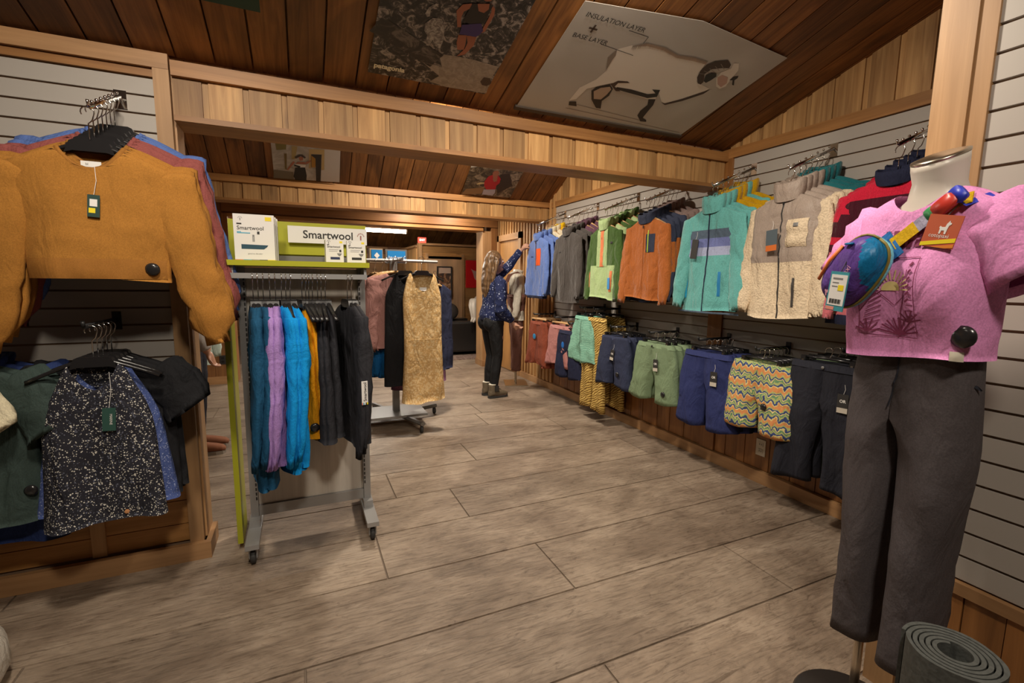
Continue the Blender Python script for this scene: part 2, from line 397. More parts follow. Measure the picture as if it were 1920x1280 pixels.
# ---- header beams
def beam(name, x0, x1, y0, y1, zt, zb, phase):
    h = struct(box(name, W_DARKX, x0, x1, y0+.012, y1, zb+.012, zt-.005))
    box('top_rail', W_CEDARX, x0, x1, y0-.022, y0+.012, zt-.062, zt, h)
    box('bottom_rail', W_CEDARX, x0, x1, y0-.018, y1+.01, zb-.012, zb+.012, h)
    x = phase; k = 0
    while x < x1-.02:
        wd = .137 if k % 2 == 0 else .0245; a = x; b_ = min(x+wd, x1)
        if b_ > x0+.01:
            a = max(a, x0)
            d = .0 if k % 2 == 0 else .007
            box('header_board' if k % 2 == 0 else 'batten', W_CEDAR, a+.0008, b_-.0008, y0+d, y0+.012, zb+.012, zt-.062, h)
        x += wd; k += 1
    return h
beam('trim_header_front', -.478, XW-.0305, 2.625, 2.80, 2.312, 2.075, -.5050)
beam('trim_header_rear', -3.0, XW-.0305, 5.33, 5.50, 2.340, 2.115, -3.05)
# ---- rear bay: flat ceiling, wall with the wide opening, far room
struct(box('ceiling_rear_bay', W_DARKX, -3.2, XW, 5.50, 7.0, 2.50, 2.54))
wb = struct(box('wall_back', W_DARK, -3.2, -.86, 7.0, 7.15, 0, 2.5))
x = -1.6
while x < -.87:
    x1 = min(x+.14, -.862); box('panel_board', W_DARK, x+.002, x1-.002, 6.985, 7.0, .1, 2.5, wb); x = x1
box('baseboard', W_POSTX, -3.2, -.86, 6.975, 6.9845, 0, .10, wb)
box('opening_jamb', W_DARK, -.86, -.80, 6.97, 7.30, 0, 2.17, wb)
wh = struct(box('wall_back_header', W_DARKX, -.86, 2.62, 7.0, 7.28, 2.17, 2.50))
box('header_face', W_DARKX, -.86, XW-.035, 6.97, 6.999, 2.19, 2.50, wh)
box('opening_soffit', W_CEDARX, -.80, 2.62, 6.965, 7.30, 2.13, 2.17, wh)
pj = struct(box('wall_opening_pier', W_DARK, 2.76, XW, 7.0, 7.28, 0, 2.50))
box('pier_post', W_POST, 2.62, 2.76, 6.99, 7.28, .1, 2.13, pj)
box('pier_base', W_POSTX, 2.61, 2.80, 6.97, 7.30, 0, .099, pj)
box('pier_jamb', W_DARK, 2.7605, XW-.036, 6.965, 6.999, .1, 2.18, pj)
sb = struct(box('trim_side_beam', W_CEDARY, -1.35, -.95, 5.51, 6.96, 1.98, 2.25))
# far room
struct(box('wall_far', W_DARKX, -3.2, 6.0, 12.6, 12.7, 0, 3.6))
struct(box('wall_far_side', W_DARK, 5.6, 5.7, 7.3, 12.6, 0, 3.6))
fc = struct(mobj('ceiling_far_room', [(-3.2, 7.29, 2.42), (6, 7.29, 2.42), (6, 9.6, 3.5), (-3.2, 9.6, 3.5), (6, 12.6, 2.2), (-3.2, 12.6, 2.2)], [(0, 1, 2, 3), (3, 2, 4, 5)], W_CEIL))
x = -1.5
while x < 5.4:
    o = mobj('ceiling_board', boxv(-.095, .095, -1.6, 1.6, 0, .02), BF, W_CEIL, fc, loc=(x, 11.1, 2.83)); o.rotation_euler = (-math.atan2(1.3, 3), 0, 0); x += .2
# outer shell behind the camera
struct(box('wall_rear', M_PLASTER, -3.2, 3.1, -3.05, -2.95, 0, 3.2))
struct(box('wall_side', M_PLASTER, -3.25, -3.15, -3.0, 12.6, 0, 3.6))
# ================================================================ GARMENT KIT
def sgp(c, p): return math.copysign(abs(c)**p, c)
class Top:
    """a hanging top: x along the shoulders, front is -y, neck at z=0, hem at z=-L"""
    def __init__(s, wsh=.22, whem=.25, L=.66, t=.03, them=None, wn=.075, slope=.055, nf=.05, fold=.010, seed=1, tank=None, bust=0, quilt=None, waist=0, back_nf=.0):
        s.__dict__.update(locals()); s.them = them or t*1.15; s.rs = random.Random(seed)
        s.ph = [s.rs.uniform(0, 6.28) for _ in range(4)]; s.kk = [s.rs.uniform(16, 24), s.rs.uniform(30, 42)]
    def u(s, z): return max(0, min(1, (-z-s.slope)/(s.L-s.slope)))
    def hw(s, z):
        if z > -s.slope: return lerp(s.wn, s.wsh, max(0, -z/s.slope)**.85)
        u = s.u(z); ws = s.wsh
        if s.tank:
            d = (-z-s.slope)/s.tank[1]; ws = lerp(s.wsh, s.tank[0], smooth01(d)**.7)
        return lerp(ws, s.whem, u) - s.waist*math.sin(PI*u)
    def th(s, z):
        if z > -s.slope: return lerp(s.t*.6, s.t, math.sqrt(max(0, -z/s.slope)))
        q = lerp(s.t, s.them, s.u(z))
        if s.quilt and s.quilt[1] < z < s.quilt[0]: q += .012*abs(math.sin(PI*(z-s.quilt[0])/s.quilt[2]))
        return q
    def off(s, x, z):
        u = s.u(z); a = s.fold*(.15+.85*u)
        y = a*(math.sin(s.kk[0]*x+s.ph[0]+2*z)+.55*math.sin(s.kk[1]*x+s.ph[1]-3*z))
        y += .012*noise.noise((x*7, z*5, s.seed*3.7))*(.3+.7*u)
        r = 1-abs(noise.noise((x*11+z*4+5, z*9-x*5, s.seed*1.3)))*2
        return y-.008*r*r*(r > 0)*(.35+.65*u)
    def front(s, x, z, sg=-1):
        w = s.hw(z); c = min(.999, abs(x)/w)**(1/.75); q = math.sqrt(max(0, 1-c*c))
        y = sg*s.th(z)*q**.75 + s.off(x, z)
        if s.bust and sg < 0: y -= s.bust*(math.exp(-((abs(x)-.085)/.075)**2-((z+.235)/.10)**2)) + s.bust*.35*math.exp(-(x/.15)**2-((z+.2)/.16)**2)
        return y
    def zn(s, x, sg):
        d = s.nf if sg < 0 else s.back_nf
        q = abs(x)/s.wn
        return -d*(1-q*q) if q < 1 else .01
    def body(s, n=48, nz=22, ns=6):
        zs = [-s.L+.022, -s.L]+[-s.L+(s.L-s.slope)*i/nz for i in range(nz+1)]+[-s.slope*(1-i/ns) for i in range(1, ns+1)]
        rings = []
        for j, z in enumerate(zs):
            r = []; k = .86 if j == 0 else 1
            for i in range(n):
                th = 2*PI*i/n; c, sn = math.cos(th), math.sin(th)
                x = s.hw(z)*sgp(c, .75)*(.985 if j == 0 else 1); sg = -1 if sn < 0 else 1
                zz = min(z, s.zn(x, sg)); y = s.front(x, zz, sg)
                if abs(sn) < 1e-6: y = s.off(x, zz)
                if j == 0: y = lerp(s.off(x, zz), y, .8)
                if j >= 1: zz += .012*math.sin(x*9+s.ph[2])*(s.u(z)**3)
                r.append((x, y, zz))
            rings.append(r)
        return loft(rings, (False, False))
def sleeve(T, side, ang=.16, ln=.58, r0=.085, r1=.052, cuff=True, bend=.06, seed=2, ry=.55, short=False, fwd=0.0, wr=1.0, out=0.0, cuffk=.82):
    """tube hanging from the shoulder tip"""
    n, m = 16, 16 if not short else 8
    d = Vector((side*math.sin(ang), fwd, -math.cos(ang))); p0 = Vector((side*(T.wsh-r0*.62+out), 0, -T.slope-.012-out*.3))
    rings = []
    for j in range(-2, m+1):
        u = max(0, j)/m
        c = p0 + d*(ln*u) + Vector((side*bend*math.sin(PI*u)*.35, -bend*.6*u*u, 0))
        r = lerp(r0, r1, u**.8)
        if j == -2: r *= .45; c = c+Vector((0, 0, r0*.22))
        if j == -1: r *= .82; c = c+Vector((0, 0, r0*.12))
        if cuff and u > .9: r *= cuffk
        ex = Vector((math.cos(ang), 0, side*math.sin(ang)))
        ring = []
        for i in range(n):
            a = 2*PI*i/n
            w = wr*(.009*noise.noise((math.cos(a)*1.5+seed, math.sin(a)*1.5, u*9+seed))-.006*max(0, 1-abs(noise.noise((a*.9+u*6+seed, u*14, seed)))*2.5))*(1 if u > .05 else .3)
            ring.append(c + ex*(r+w)*math.cos(a) + Vector((0, 1, 0))*(r*ry*(1.15-.15*u)*lerp(.6, 1, smooth01(u/.3))+w)*math.sin(a))
        rings.append(ring)
    last = rings[-1]; cc = sum((Vector(p) for p in last), Vector())/n
    rings.append([cc+(Vector(p)-cc)*.8 - d*.02 for p in last])
    return loft(rings, (True, False))
def collar(T, h=.055, grow=.012, thick=.008, drop=.6, gap=0):
    n = 28; rings = []
    for hh, o in ((-.012, .004), (h*.5, grow*.7+.004), (h, grow), (h+.003, grow-thick*.5), (h, grow-thick), (h*.3, -.006), (-.03, -.012)):
        r = []
        for i in range(n):
            a = 2*PI*i/n; c, sn = math.cos(a), math.sin(a)
            x = (T.wn+o)*sgp(c, .8); y = (T.t*.6+.018+o)*sgp(sn, .8); z = hh + (-T.nf*drop*(abs(sn)) if sn < 0 else 0)
            r.append((x, y-.004, z))
        rings.append(r)
    return loft(rings, (False, False))
def patch(T, x0, x1, z0, z1, off=.004, nx=6, nz=8, shear=0.0):
    v = []; f = []
    for j in range(nz+1):
        for i in range(nx+1):
            x = lerp(x0, x1, i/nx); z = lerp(z0, z1, j/nz); x += shear*(z-z0)
            o = off if (0 < i < nx and 0 < j < nz) or nx == 1 else off*.35
            if j in (0, nz) or i in (0, nx): o = off*.4
            v.append((x, T.front(x, z)-o-.0006, z))
    for j in range(nz):
        for i in range(nx): a = j*(nx+1)+i; f.append((a, a+1, a+nx+2, a+nx+1))
    return v, f
class Bottom:
    """shorts or trousers hanging from the waistband at z=0, front is -y"""
    def __init__(s, W=.20, L=.45, crotch=.24, out=.25, gap=.02, t=.03, them=.04, seed=1, fold=.008, hip=.02):
        s.__dict__.update(locals()); s.ph = random.Random(seed).uniform(0, 6)
    def xo(s, z): u = -z/s.L; return lerp(s.W, s.out, u)+s.hip*math.sin(PI*min(1, u*1.6)) if u < .625 else lerp(s.W, s.out, u)
    def xi(s, z): return 0 if -z < s.crotch else s.gap*smooth01((-z-s.crotch)/max(.05, (s.L-s.crotch))*1.5)
    def th(s, z): return lerp(s.t, s.them, min(1, -z/s.L*1.4))
    def off(s, x, z):
        u = -z/s.L
        return s.fold*(.1+.9*u)*(math.sin(26*x+s.ph+4*z)+.6*math.sin(47*x-3*z)) + .010*noise.noise((x*9, z*6, s.seed*2.1)) - .007*max(0, 1-abs(noise.noise((x*12+z*5, z*9-x*4, s.seed*1.7)))*2.2)**2
    def front(s, x, z):
        o, i = s.xo(z), s.xi(z); c = (abs(x)-i)/(o-i)*2-1 if -z > s.crotch else abs(x)/o
        c = min(.999, abs(c)); return -s.th(z)*(1-c**2.6)**.5 + s.off(x, z)
    def leg(s, side, n=28, nz=20):
        rings = []
        for j in range(nz+3):
            z = -s.L*min(j, nz)/nz; r = []
            if j == nz+2: z += .02
            o, i = s.xo(z), s.xi(z); blend = smooth01((-z-s.crotch+.05)/.11)
            if j == nz+1: z = -s.L
            for k in range(n):
                a = 2*PI*k/n; c, sn = math.cos(a), math.sin(a)
                # half of the hip ellipse (D shape) blending into a leg ellipse
                xd = o*max(0, sgp(c, .7)) if c > 0 else 0.0
                yd = s.th(z)*sgp(sn, .75) if c > 0 else s.th(z)*(sn if abs(sn) > .2 else sn)
                xe = (o+i)/2+(o-i)/2*sgp(c, .8); ye = s.th(z)*sgp(sn, .8)
                x = lerp(xd, xe, blend); yy = lerp(yd, ye, blend)*(1 if j <= nz+1 else .85)
                r.append((side*x, yy+s.off(side*x, z), z+(.014*math.sin(14*x+s.ph) if j >= nz else 0)))
            rings.append(r)
        v, f = loft(rings, (True, False))
        return v, (f if side > 0 else [tuple(reversed(q)) for q in f])
    def band(s, h=.035):
        n = 36; rings = []
        for z, g in ((-h, .0005), (-h+.001, .002), (-h+.001, .002), (0, .002), (0, .002), (-.001, -.003), (-.02, -.006)):
            rings.append([((s.xo(min(0, z))+g)*sgp(math.cos(2*PI*k/n), .7), (s.t+g+.002)*sgp(math.sin(2*PI*k/n), .75)+s.off(0, 0), z) for k in range(n)])
        return loft(rings, (False, False))
FNT = {}
def text_obj(name, s, size, mat, parent, loc, rot=(PI/2, 0, 0), sx=1.0, bold=0.0, align='CENTER', shear=0.0):
    key = (s, size, bold, align, shear, sx)
    if key not in FNT:
        cu = bpy.data.curves.new('t', 'FONT'); cu.body = s; cu.size = size; cu.align_x = align; cu.align_y = 'CENTER'; cu.offset = bold; cu.resolution_u = 3; cu.shear = shear
        o = bpy.data.objects.new('t', cu); COL.objects.link(o)
        dg = bpy.context.evaluated_depsgraph_get(); me = bpy.data.meshes.new_from_object(o.evaluated_get(dg))
        bpy.data.objects.remove(o); bpy.data.curves.remove(cu)
        for v in me.vertices: v.co.x *= sx
        FNT[key] = me
    me = FNT[key].copy(); me.name = name; me.materials.clear(); me.materials.append(mat)
    o = bpy.data.objects.new(name, me); o.location = loc; o.rotation_euler = rot
    return link(o, parent)
def hook_pts(r=.020, zc=-.021, stem=-.135, n=9):
    pts = [(r*math.cos(a), 0, zc+r*math.sin(a)) for a in [lerp(-.5, PI+.1, i/(n-1)) for i in range(n)]]
    # end stem back to the centre
    pts = [(-x, y, z) for x, y, z in pts]
    return [pts[0]]+pts[1:]+[(.012, 0, zc-.028), (0, 0, zc-.04), (0, 0, stem)]
HK = 'hanger'
def mk_hanger(kind):
    r = thing('clothes_hanger', 'x', 'hanger')
    clipk = 'clip' in kind; dz = 0 if clipk else -.05
    MB().tube(hook_pts(stem=-.068 if clipk else -.135), .0022, 6).build('hook', M_CHROME, r, True)
    if kind == 'black':
        mb = MB()
        for sg in (-1, 1):
            pts = [(sg*x, 0, z+dz) for x, z in ((0, -.088), (.05, -.092), (.10, -.112), (.16, -.138), (.205, -.160))]
            mb.tube(pts, [(.012, .010), (.013, .010), (.011, .008), (.009, .007), (.010, .008)], 8)
        mb.build('arms', M_BLACKP, r, True)
        mb = MB(); v, f = prism([(-.075, -.120), (-.058, -.078), (-.045, -.072), (.045, -.072), (.058, -.078), (.075, -.120), (.05, -.112), (-.05, -.112)], -.014, .014); mb.add(v, f)
        mb.xf(Matrix.Translation((0, 0, dz))); mb.build('size_plate', M_BLACKP, r)
    elif kind == 'wood':
        mb = MB()
        for sg in (-1, 1):
            pts = [(sg*x, y, z+dz) for x, y, z in ((0, 0, -.082), (.05, 0, -.088), (.11, .004, -.112), (.17, .012, -.142), (.205, .02, -.162))]
            mb.tube(pts, [(.011, .013), (.011, .013), (.010, .012), (.009, .010), (.007, .008)], 8)
        mb.build('arms', W_HANG, r, True)
    elif kind == 'clip':
        MB().tube([(-.15, 0, -.066), (0, 0, -.062), (.15, 0, -.066)], (.006, .008), 6).build('bar', M_BLACKP, r, True)
        for sg in (-1, 1):
            c = MB().box(sg*.13-.013, sg*.13+.013, -.016, .016, -.105, -.060).build('clip', M_BLACKP, r)
            MB().box(sg*.13-.006, sg*.13+.006, -.0185, -.016, -.088, -.078).build('clip_spring', M_CHROME, c)
    elif kind == 'woodclip':
        MB().tube([(-.16, 0, -.062), (0, 0, -.058), (.16, 0, -.062)], (.010, .013), 8).build('bar', W_HANG, r, True)
        for sg in (-1, 1): MB().box(sg*.125-.013, sg*.125+.013, -.016, .016, -.105, -.066).build('clip', M_BLACKP, r)
    return r
HANG = {}
def hanger(kind, loc, rz, label, group):
    if kind not in HANG: HANG[kind] = mk_hanger(kind); h = HANG[kind]
    else: h = copy_tree(HANG[kind])
    h.location = loc; h.rotation_euler = (0, 0, rz); h['label'] = label; h['group'] = group; h['category'] = 'hanger'
    return h
def copy_skip(o, keep, parent=None):
    c = o.copy(); COL.objects.link(c); c.parent = parent
    for ch in list(o.children):
        if keep is None or ch.name.split('.')[0] in keep: copy_skip(ch, None, c)
    return c
DISC = lathe([(0.001, -.006), (.018, -.006), (.021, -.002), (.021, .003), (.012, .008), (.001, .009)], 18)
def security_tag(parent, T, x, z):
    o = mobj('security_tag', *DISC, M_BLACKP, parent, True, loc=(x, T.front(x, z)-.008, z)); o.rotation_euler = (PI/2, 0, 0); return o
def swing_tag(parent, T, x, z, w=.04, h=.065, mat=None, txt=None, lower=None, string=.05, yoff=.012, tcol=None, sticker=None, mark='hang_tag', tsize=.013):
    y = T.front(x, z)-yoff
    g = MB().box(-w/2, w/2, -.001, .001, -h, 0).build(mark, mat or M_INK, parent, loc=(x, y, z)); g.rotation_euler = (-.06, random.uniform(-.12, .12), 0)
    MB().tube([(0, .0, -.004), (.006, .004, string*.5), (0, .006, string)], .0009, 5).build('tag_string', M_WHITE, g)
    if lower: MB().box(-w/2+.001, w/2-.001, -.0016, -.0011, -h+.001, -h*.72).build('tag_label', lower, g)
    if txt: text_obj('tag_lettering', txt, tsize, tcol or M_WHITE, g, (0, -.0017, -h*.38), bold=.0006)
    if sticker: MB().box(-w*.38, w*.15, -.0016, -.0011, -h*.82, -h*.6).build('price_sticker', sticker, g)
    return g
def mk_top(name, label, cat, group, T, mats, sl=None, col=None, blk=None, sblk=None, seed=3, smats=None):
    r = thing(name, label, cat, group=group)
    v, f = T.body()
    idx = None
    if blk:
        idx = []
        for q in f:
            cx = sum(v[a][0] for a in q)/len(q); cz = sum(v[a][2] for a in q)/len(q); cyy = sum(v[a][1] for a in q)/len(q); idx.append(blk(cx, cz, cyy))
    mobj('body', v, f, mats, r, True, idx=idx)
    if sl is not None:
        for sg in (-1, 1):
            sv, sf = sleeve(T, sg, seed=seed+sg, **sl); si = None
            if sblk: si = [sblk(sum(sv[a][2] for a in q)/len(q)) for q in sf]
            mobj('sleeve', sv, sf, smats or mats, r, True, idx=si)
    if col: mobj('collar', *collar(T, **{k_: q for k_, q in col.items() if k_ != 'mat'}), col.get('mat', mats[0] if isinstance(mats, list) else mats), r, True)
    return r
def part_patch(name, r, T, x0, x1, z0, z1, mat, off=.004, **kw): return mobj(name, *patch(T, x0, x1, z0, z1, off, **kw), mat, r, True)
def zipper(r, T, z0, z1, mat=None, wd=.007):
    z = mobj('zipper', *patch(T, -wd, wd, z1, z0, .004, 2, 18), mat or M_INK, r, True)
    MB().box(-.004, .004, -.004, 0, -.022, 0).build('zip_pull', M_BLACKM, z, loc=(0, T.front(0, z0)-.006, z0))
    return z
KEEP = ('body', 'sleeve', 'collar', 'legs', 'waistband', 'cuff', 'yoke')
ORD = ['front', 'second', 'third', 'fourth', 'fifth', 'sixth', 'seventh', 'eighth', 'ninth', 'tenth', 'eleventh', 'twelfth', 'thirteenth', 'fourteenth', 'fifteenth', 'sixteenth', 'seventeenth', 'eighteenth']
class Row:
    """things hung one behind the other on one bar"""
    def __init__(s, fn, kind, rz, hlabel, hgroup, ref='the rail tip'): s.fn = fn; s.kind = kind; s.rz = rz; s.hl = hlabel; s.hg = hgroup; s.k = 0; s.ref = ref
    def put(s, tmpl, pos, drop, label=None, group=None, first=False, jit=.07, kind=None, hl=None, hg=None):
        rz = s.rz+random.uniform(-jit, jit)
        if first and not tmpl.get('used'): o = tmpl; tmpl['used'] = 1
        else:
            o = copy_skip(tmpl, KEEP)
        if 'used' in o: del o['used']
        if first: tmpl['used'] = 1
        o.location = (pos[0], pos[1], pos[2]-drop); o.rotation_euler = (0, 0, rz)
        if not first: o.rotation_euler = (random.uniform(-.02, .03), random.uniform(-.03, .03), rz); k_ = random.uniform(.96, 1.03); o.scale = (k_, 1, random.uniform(.96, 1.03))
        if label: o['label'] = label
        if group: o['group'] = group
        suf = ', %s from %s' % (ORD[s.k] if s.k else 'first', s.ref); s.k += 1
        if not first: o['label'] = o['label']+suf
        hanger(kind or s.kind, pos, rz, (hl or s.hl)+suf, hg or s.hg)
        return o
FACEB = {}
def faceout(style, loc, rz, label, group, length=.37, drop=.15):
    """bar standing out from the wall along local -y"""
    r = thing('faceout_bar', label, 'clothes rail', loc, rz, group)
    if style == 'chrome':
        MB().box(-.022, .022, -.006, 0, -.045, .03).build('bracket', M_CHROME, r)
        MB().tube([(0, -.004, 0), (0, -length, -drop)], (.005, .009), 8).build('arm', M_CHROME, r, True)
        for i in range(7):
            u = (i+.6)/7; v, f = lathe([(.001, -.007), (.005, -.005), (.007, 0), (.005, .005), (.001, .007)], 10)
            mobj('stop_ball', v, f, M_CHROME, r, True, loc=(0, -.02-u*(length-.03), -drop*u+.016))
        MB().tube([(0, -length, -drop), (0, -length-.012, -drop+.006), (0, -length-.016, -drop+.02)], .005, 8).build('tip', M_CHROME, r, True)
    else:
        MB().box(-.016, .016, -.006, 0, -.045, .035).build('bracket', M_BLACKM, r)
        MB().tube([(0, -.004, 0), (0, -length, -drop)], (.006, .010), 8).build('arm', M_BLACKM, r, True)
        MB().tube([(0, -length, -drop), (0, -length-.008, -drop+.02)], .007, 8).build('tip', M_BLACKM, r, True)
    return r
F = lambda n, rgb, **k_: fabric(n, c8(*rgb), **k_)
# ================================================================ RIGHT WALL, UPPER ROW
BARZ0, BARL, BARD = 2.165, .37, .152
RZW = -PI/2
def wall_pos(y, u): u = .10+.9*u; return (XW-.03-u*(BARL-.035), y, BARZ0-BARD*u*.97-.002)
ups = [('far end by the panelled wall', 4.93), ('second', 4.26), ('third', 3.61), ('fourth', 3.05), ('fifth', 2.39), ('sixth', 1.856), ('seventh', 1.33)]
what = ['blue and orange fleeces', 'charcoal fleeces', 'green fleeces', 'rust and navy jackets', 'teal fleeces', 'cream puffer fleeces', 'red and pink fleeces']
for (nm, yy), wt in zip(ups, what):
    faceout('chrome', (XW-.0125, yy, BARZ0), RZW, 'chrome ball-stop wall rail that carries the '+wt, 'chrome rails on the right slat wall')
FL = dict(rough=.95, fuzz=.35, sheen=.3, weave=180)
m_blue = F('fleece_blue', (100, 126, 190), **FL); m_orange = F('patch_orange', (238, 96, 40)); m_cream2 = F('sherpa_cream', (226, 214, 186), rough=.95, fuzz=.8, weave=120)
m_yellow = F('yellow_shell', (235, 190, 20)); m_char = F('fleece_charcoal', (74, 69, 66), **FL); m_plum = F('plum_fleece', (96, 64, 80), **FL)
m_green = F('fleece_green', (66, 94, 42), **FL); m_pist = F('fleece_pistachio', (168, 192, 136), **FL); m_peach = F('peach_trim', (226, 132, 88))
m_rust = F('fleece_rust', (172, 98, 46), **FL); m_navyj = F('navy_panel', (52, 58, 78)); m_taupe = F('taupe_fleece', (128, 108, 102), **FL)
m_teal = F('fleece_teal', (104, 176, 172), **FL); m_must = F('mustard_fleece', (196, 150, 14), **FL)
m_sherpa = F('sherpa_oat', (226, 206, 176), rough=.95, fuzz=.9, weave=110); m_puff = F('puffer_taupe', (168, 152, 140), rough=.5, wr=.7)
m_dteal = F('dark_teal_fleece', (36, 112, 118), **FL); m_red = F('red_yoke', (206, 34, 62), **FL); m_burg = F('burgundy', (72, 20, 36), **FL); m_pink = F('rose_pink', (208, 112, 122), **FL)
m_navy = F('navy_knit', (34, 38, 62)); m_slate = F('slate_band', (84, 100, 118)); m_periw = F('periwinkle', (112, 122, 176)); m_lilac = F('pale_lilac', (168, 176, 208))
LONG = dict(ang=.125, ln=.60, r0=.084, r1=.056, ry=.42, out=.010)
def jacket(key, label, group, mats, seed, col_h=.055, L=.68, wsh=.235, whem=.265, t=.030, **kw):
    wsh *= .89; whem *= .85
    T = Top(wsh=wsh, whem=whem, L=L-.015, t=t, nf=.045, seed=seed, fold=.013, quilt=kw.pop('quilt', None))
    colm = kw.pop('colm', None); sl = kw.pop('sl', LONG)
    r = mk_top(key, label, 'jacket', group, T, mats, sl=sl, col=dict(h=col_h, **({'mat': colm} if colm else {})), seed=seed, **kw)
    return T, r
# blue fleece with orange pocket
T, r = jacket('fleece_jacket', 'sky blue fleece jacket with an orange chest pocket and red trim', 'blue fleeces with orange pockets', [m_blue], 11, L=.70, colm=m_blue)
part_patch('chest_pocket', r, T, .02, .13, -.32, -.13, m_orange); zipper(r, T, -.05, -.36, m_burg, .010); part_patch('logo_bar', r, T, -.12, -.08, -.22, -.213, m_navy)
part_patch('hem_band', r, T, -.255, .255, -.695, -.665, m_navy, .006, nx=16, nz=3); jblue = r
T, r = jacket('fleece_jacket', 'cream sherpa jacket on a wooden hanger behind the blue fleeces', 'cream sherpa jackets', [m_cream2], 12, L=.66); jcream = r
T, r = jacket('rain_jacket', 'bright yellow shell jacket at the panelled wall behind the blue fleeces', None, [m_yellow], 13, L=.62); jyel = r; jyel.pop('group', None) if 'group' in jyel else None
T, r = jacket('fleece_jacket', 'charcoal zip fleece jacket with a small black chest mark', 'charcoal fleeces', [m_char], 14, L=.72, wsh=.245, whem=.28); zipper(r, T, -.05, -.70, m_char)
part_patch('chest_mark', r, T, -.13, -.09, -.20, -.188, M_INK); jchar = r
T, r = jacket('fleece_jacket', 'dark plum fleece jacket on a wooden hanger behind charcoal ones', 'plum fleeces', [m_plum], 15); jplum = r
# green pistachio
def gblk(x, z, y): return 1 if z < -.36 else 0
T, r = jacket('fleece_jacket', 'forest green fleece with pistachio lower panel, collar and placket', 'green and pistachio fleeces', [m_green, m_pist], 16, L=.66, wsh=.25, whem=.28, blk=gblk, colm=m_pist, col_h=.075, sblk=lambda z: 0)
part_patch('placket', r, T, -.085, .085, -.36, -.03, m_pist, .005, nx=8, nz=12); part_patch('zip_placket', r, T, -.032, .032, -.36, -.02, m_peach, .009, nx=4, nz=12); zipper(r, T, -.10, -.36, m_peach, .004)
part_patch('neck_label', r, T, -.02, .02, -.045, -.0, M_INK, .0); part_patch('hand_pocket', r, T, -.225, -.195, -.56, -.40, m_peach, .006); part_patch('hand_pocket', r, T, .165, .195, -.58, -.40, m_peach, .006)
part_patch('chest_label', r, T, .13, .165, -.165, -.145, M_INK, .004)
swing_tag(r, T, .165, -.46, .035, .10, plain('tag_blue', (.02, .25, .62), .5), None, None, .03, mark='hang_tag'); jgreen = r
T, r = jacket('fleece_jacket', 'plain forest green fleece jacket behind the pistachio one', 'plain green fleeces', [m_green], 17, L=.72); jgr2 = r
T, r = jacket('fleece_jacket', 'pale pistachio fleece jacket between green ones', 'pistachio fleeces', [m_pist], 18, L=.62); jpis = r
# rust
T, r = jacket('fleece_jacket', 'rust orange fleece with navy chest pocket and lime zip', 'rust fleeces', [m_rust], 19, L=.64, wsh=.225, whem=.24, colm=m_navyj)
part_patch('chest_pocket', r, T, .03, .12, -.26, -.12, m_navyj); part_patch('pocket_zip', r, T, .05, .058, -.26, -.09, plain('lime_zip', (.55, .75, .05), .5), .009, nx=2); zipper(r, T, -.05, -.62, m_rust); jrust = r
def rblk(x, z, y): return 0 if z > -.22 else (1 if z > -.42 else 0)
T, r = jacket('fleece_jacket', 'navy jacket with a broad rust orange band behind rust fleece', 'navy and rust banded jackets', [m_navyj, m_rust], 20, L=.68, blk=rblk, sblk=lambda z: 0 if z > -.2 else (1 if z > -.42 else 0)); jnr = r
T, r = jacket('fleece_jacket', 'taupe grey fleece jacket hanging behind the navy and rust jackets', 'taupe fleeces', [m_taupe], 21, L=.70); jtaupe = r
# teal
def tblk(x, z, y):
    if y > .0: return 0
    return 1 if -.20 < z <= -.135 else (2 if -.255 < z <= -.20 else (3 if -.31 < z <= -.255 else 0)) if abs(x) < .19 else 0
T, r = jacket('fleece_jacket', 'teal fleece jacket with slate, periwinkle and lilac chest bands', 'teal fleeces', [m_teal, m_slate, m_periw, m_lilac], 22, L=.70, wsh=.245, whem=.275, blk=tblk, sblk=lambda z: 0, col_h=.085)
zipper(r, T, -.03, -.69, m_navy, .005); part_patch('hand_pocket', r, T, .10, .118, -.58, -.42, plain('pocket_zip_blue', (.02, .22, .5), .5), .006); part_patch('hand_pocket', r, T, -.215, -.18, -.60, -.42, plain('pocket_zip_blue_b', (.02, .35, .6), .5), .006)
part_patch('hem_binding', r, T, -.265, .265, -.698, -.685, m_slate, .006, nx=16, nz=3)
swing_tag(r, T, -.09, -.20, .055, .13, M_INK, None, None, .05); jteal = r
T, r = jacket('fleece_jacket', 'teal fleece jacket without bands behind the banded teal one', 'plain teal fleeces', [m_teal], 23, L=.70, col_h=.075); jteal2 = r
T, r = jacket('fleece_jacket', 'mustard yellow fleece jacket behind the teal fleeces', 'mustard fleeces', [m_must], 24, L=.66, col_h=.08); jmust = r
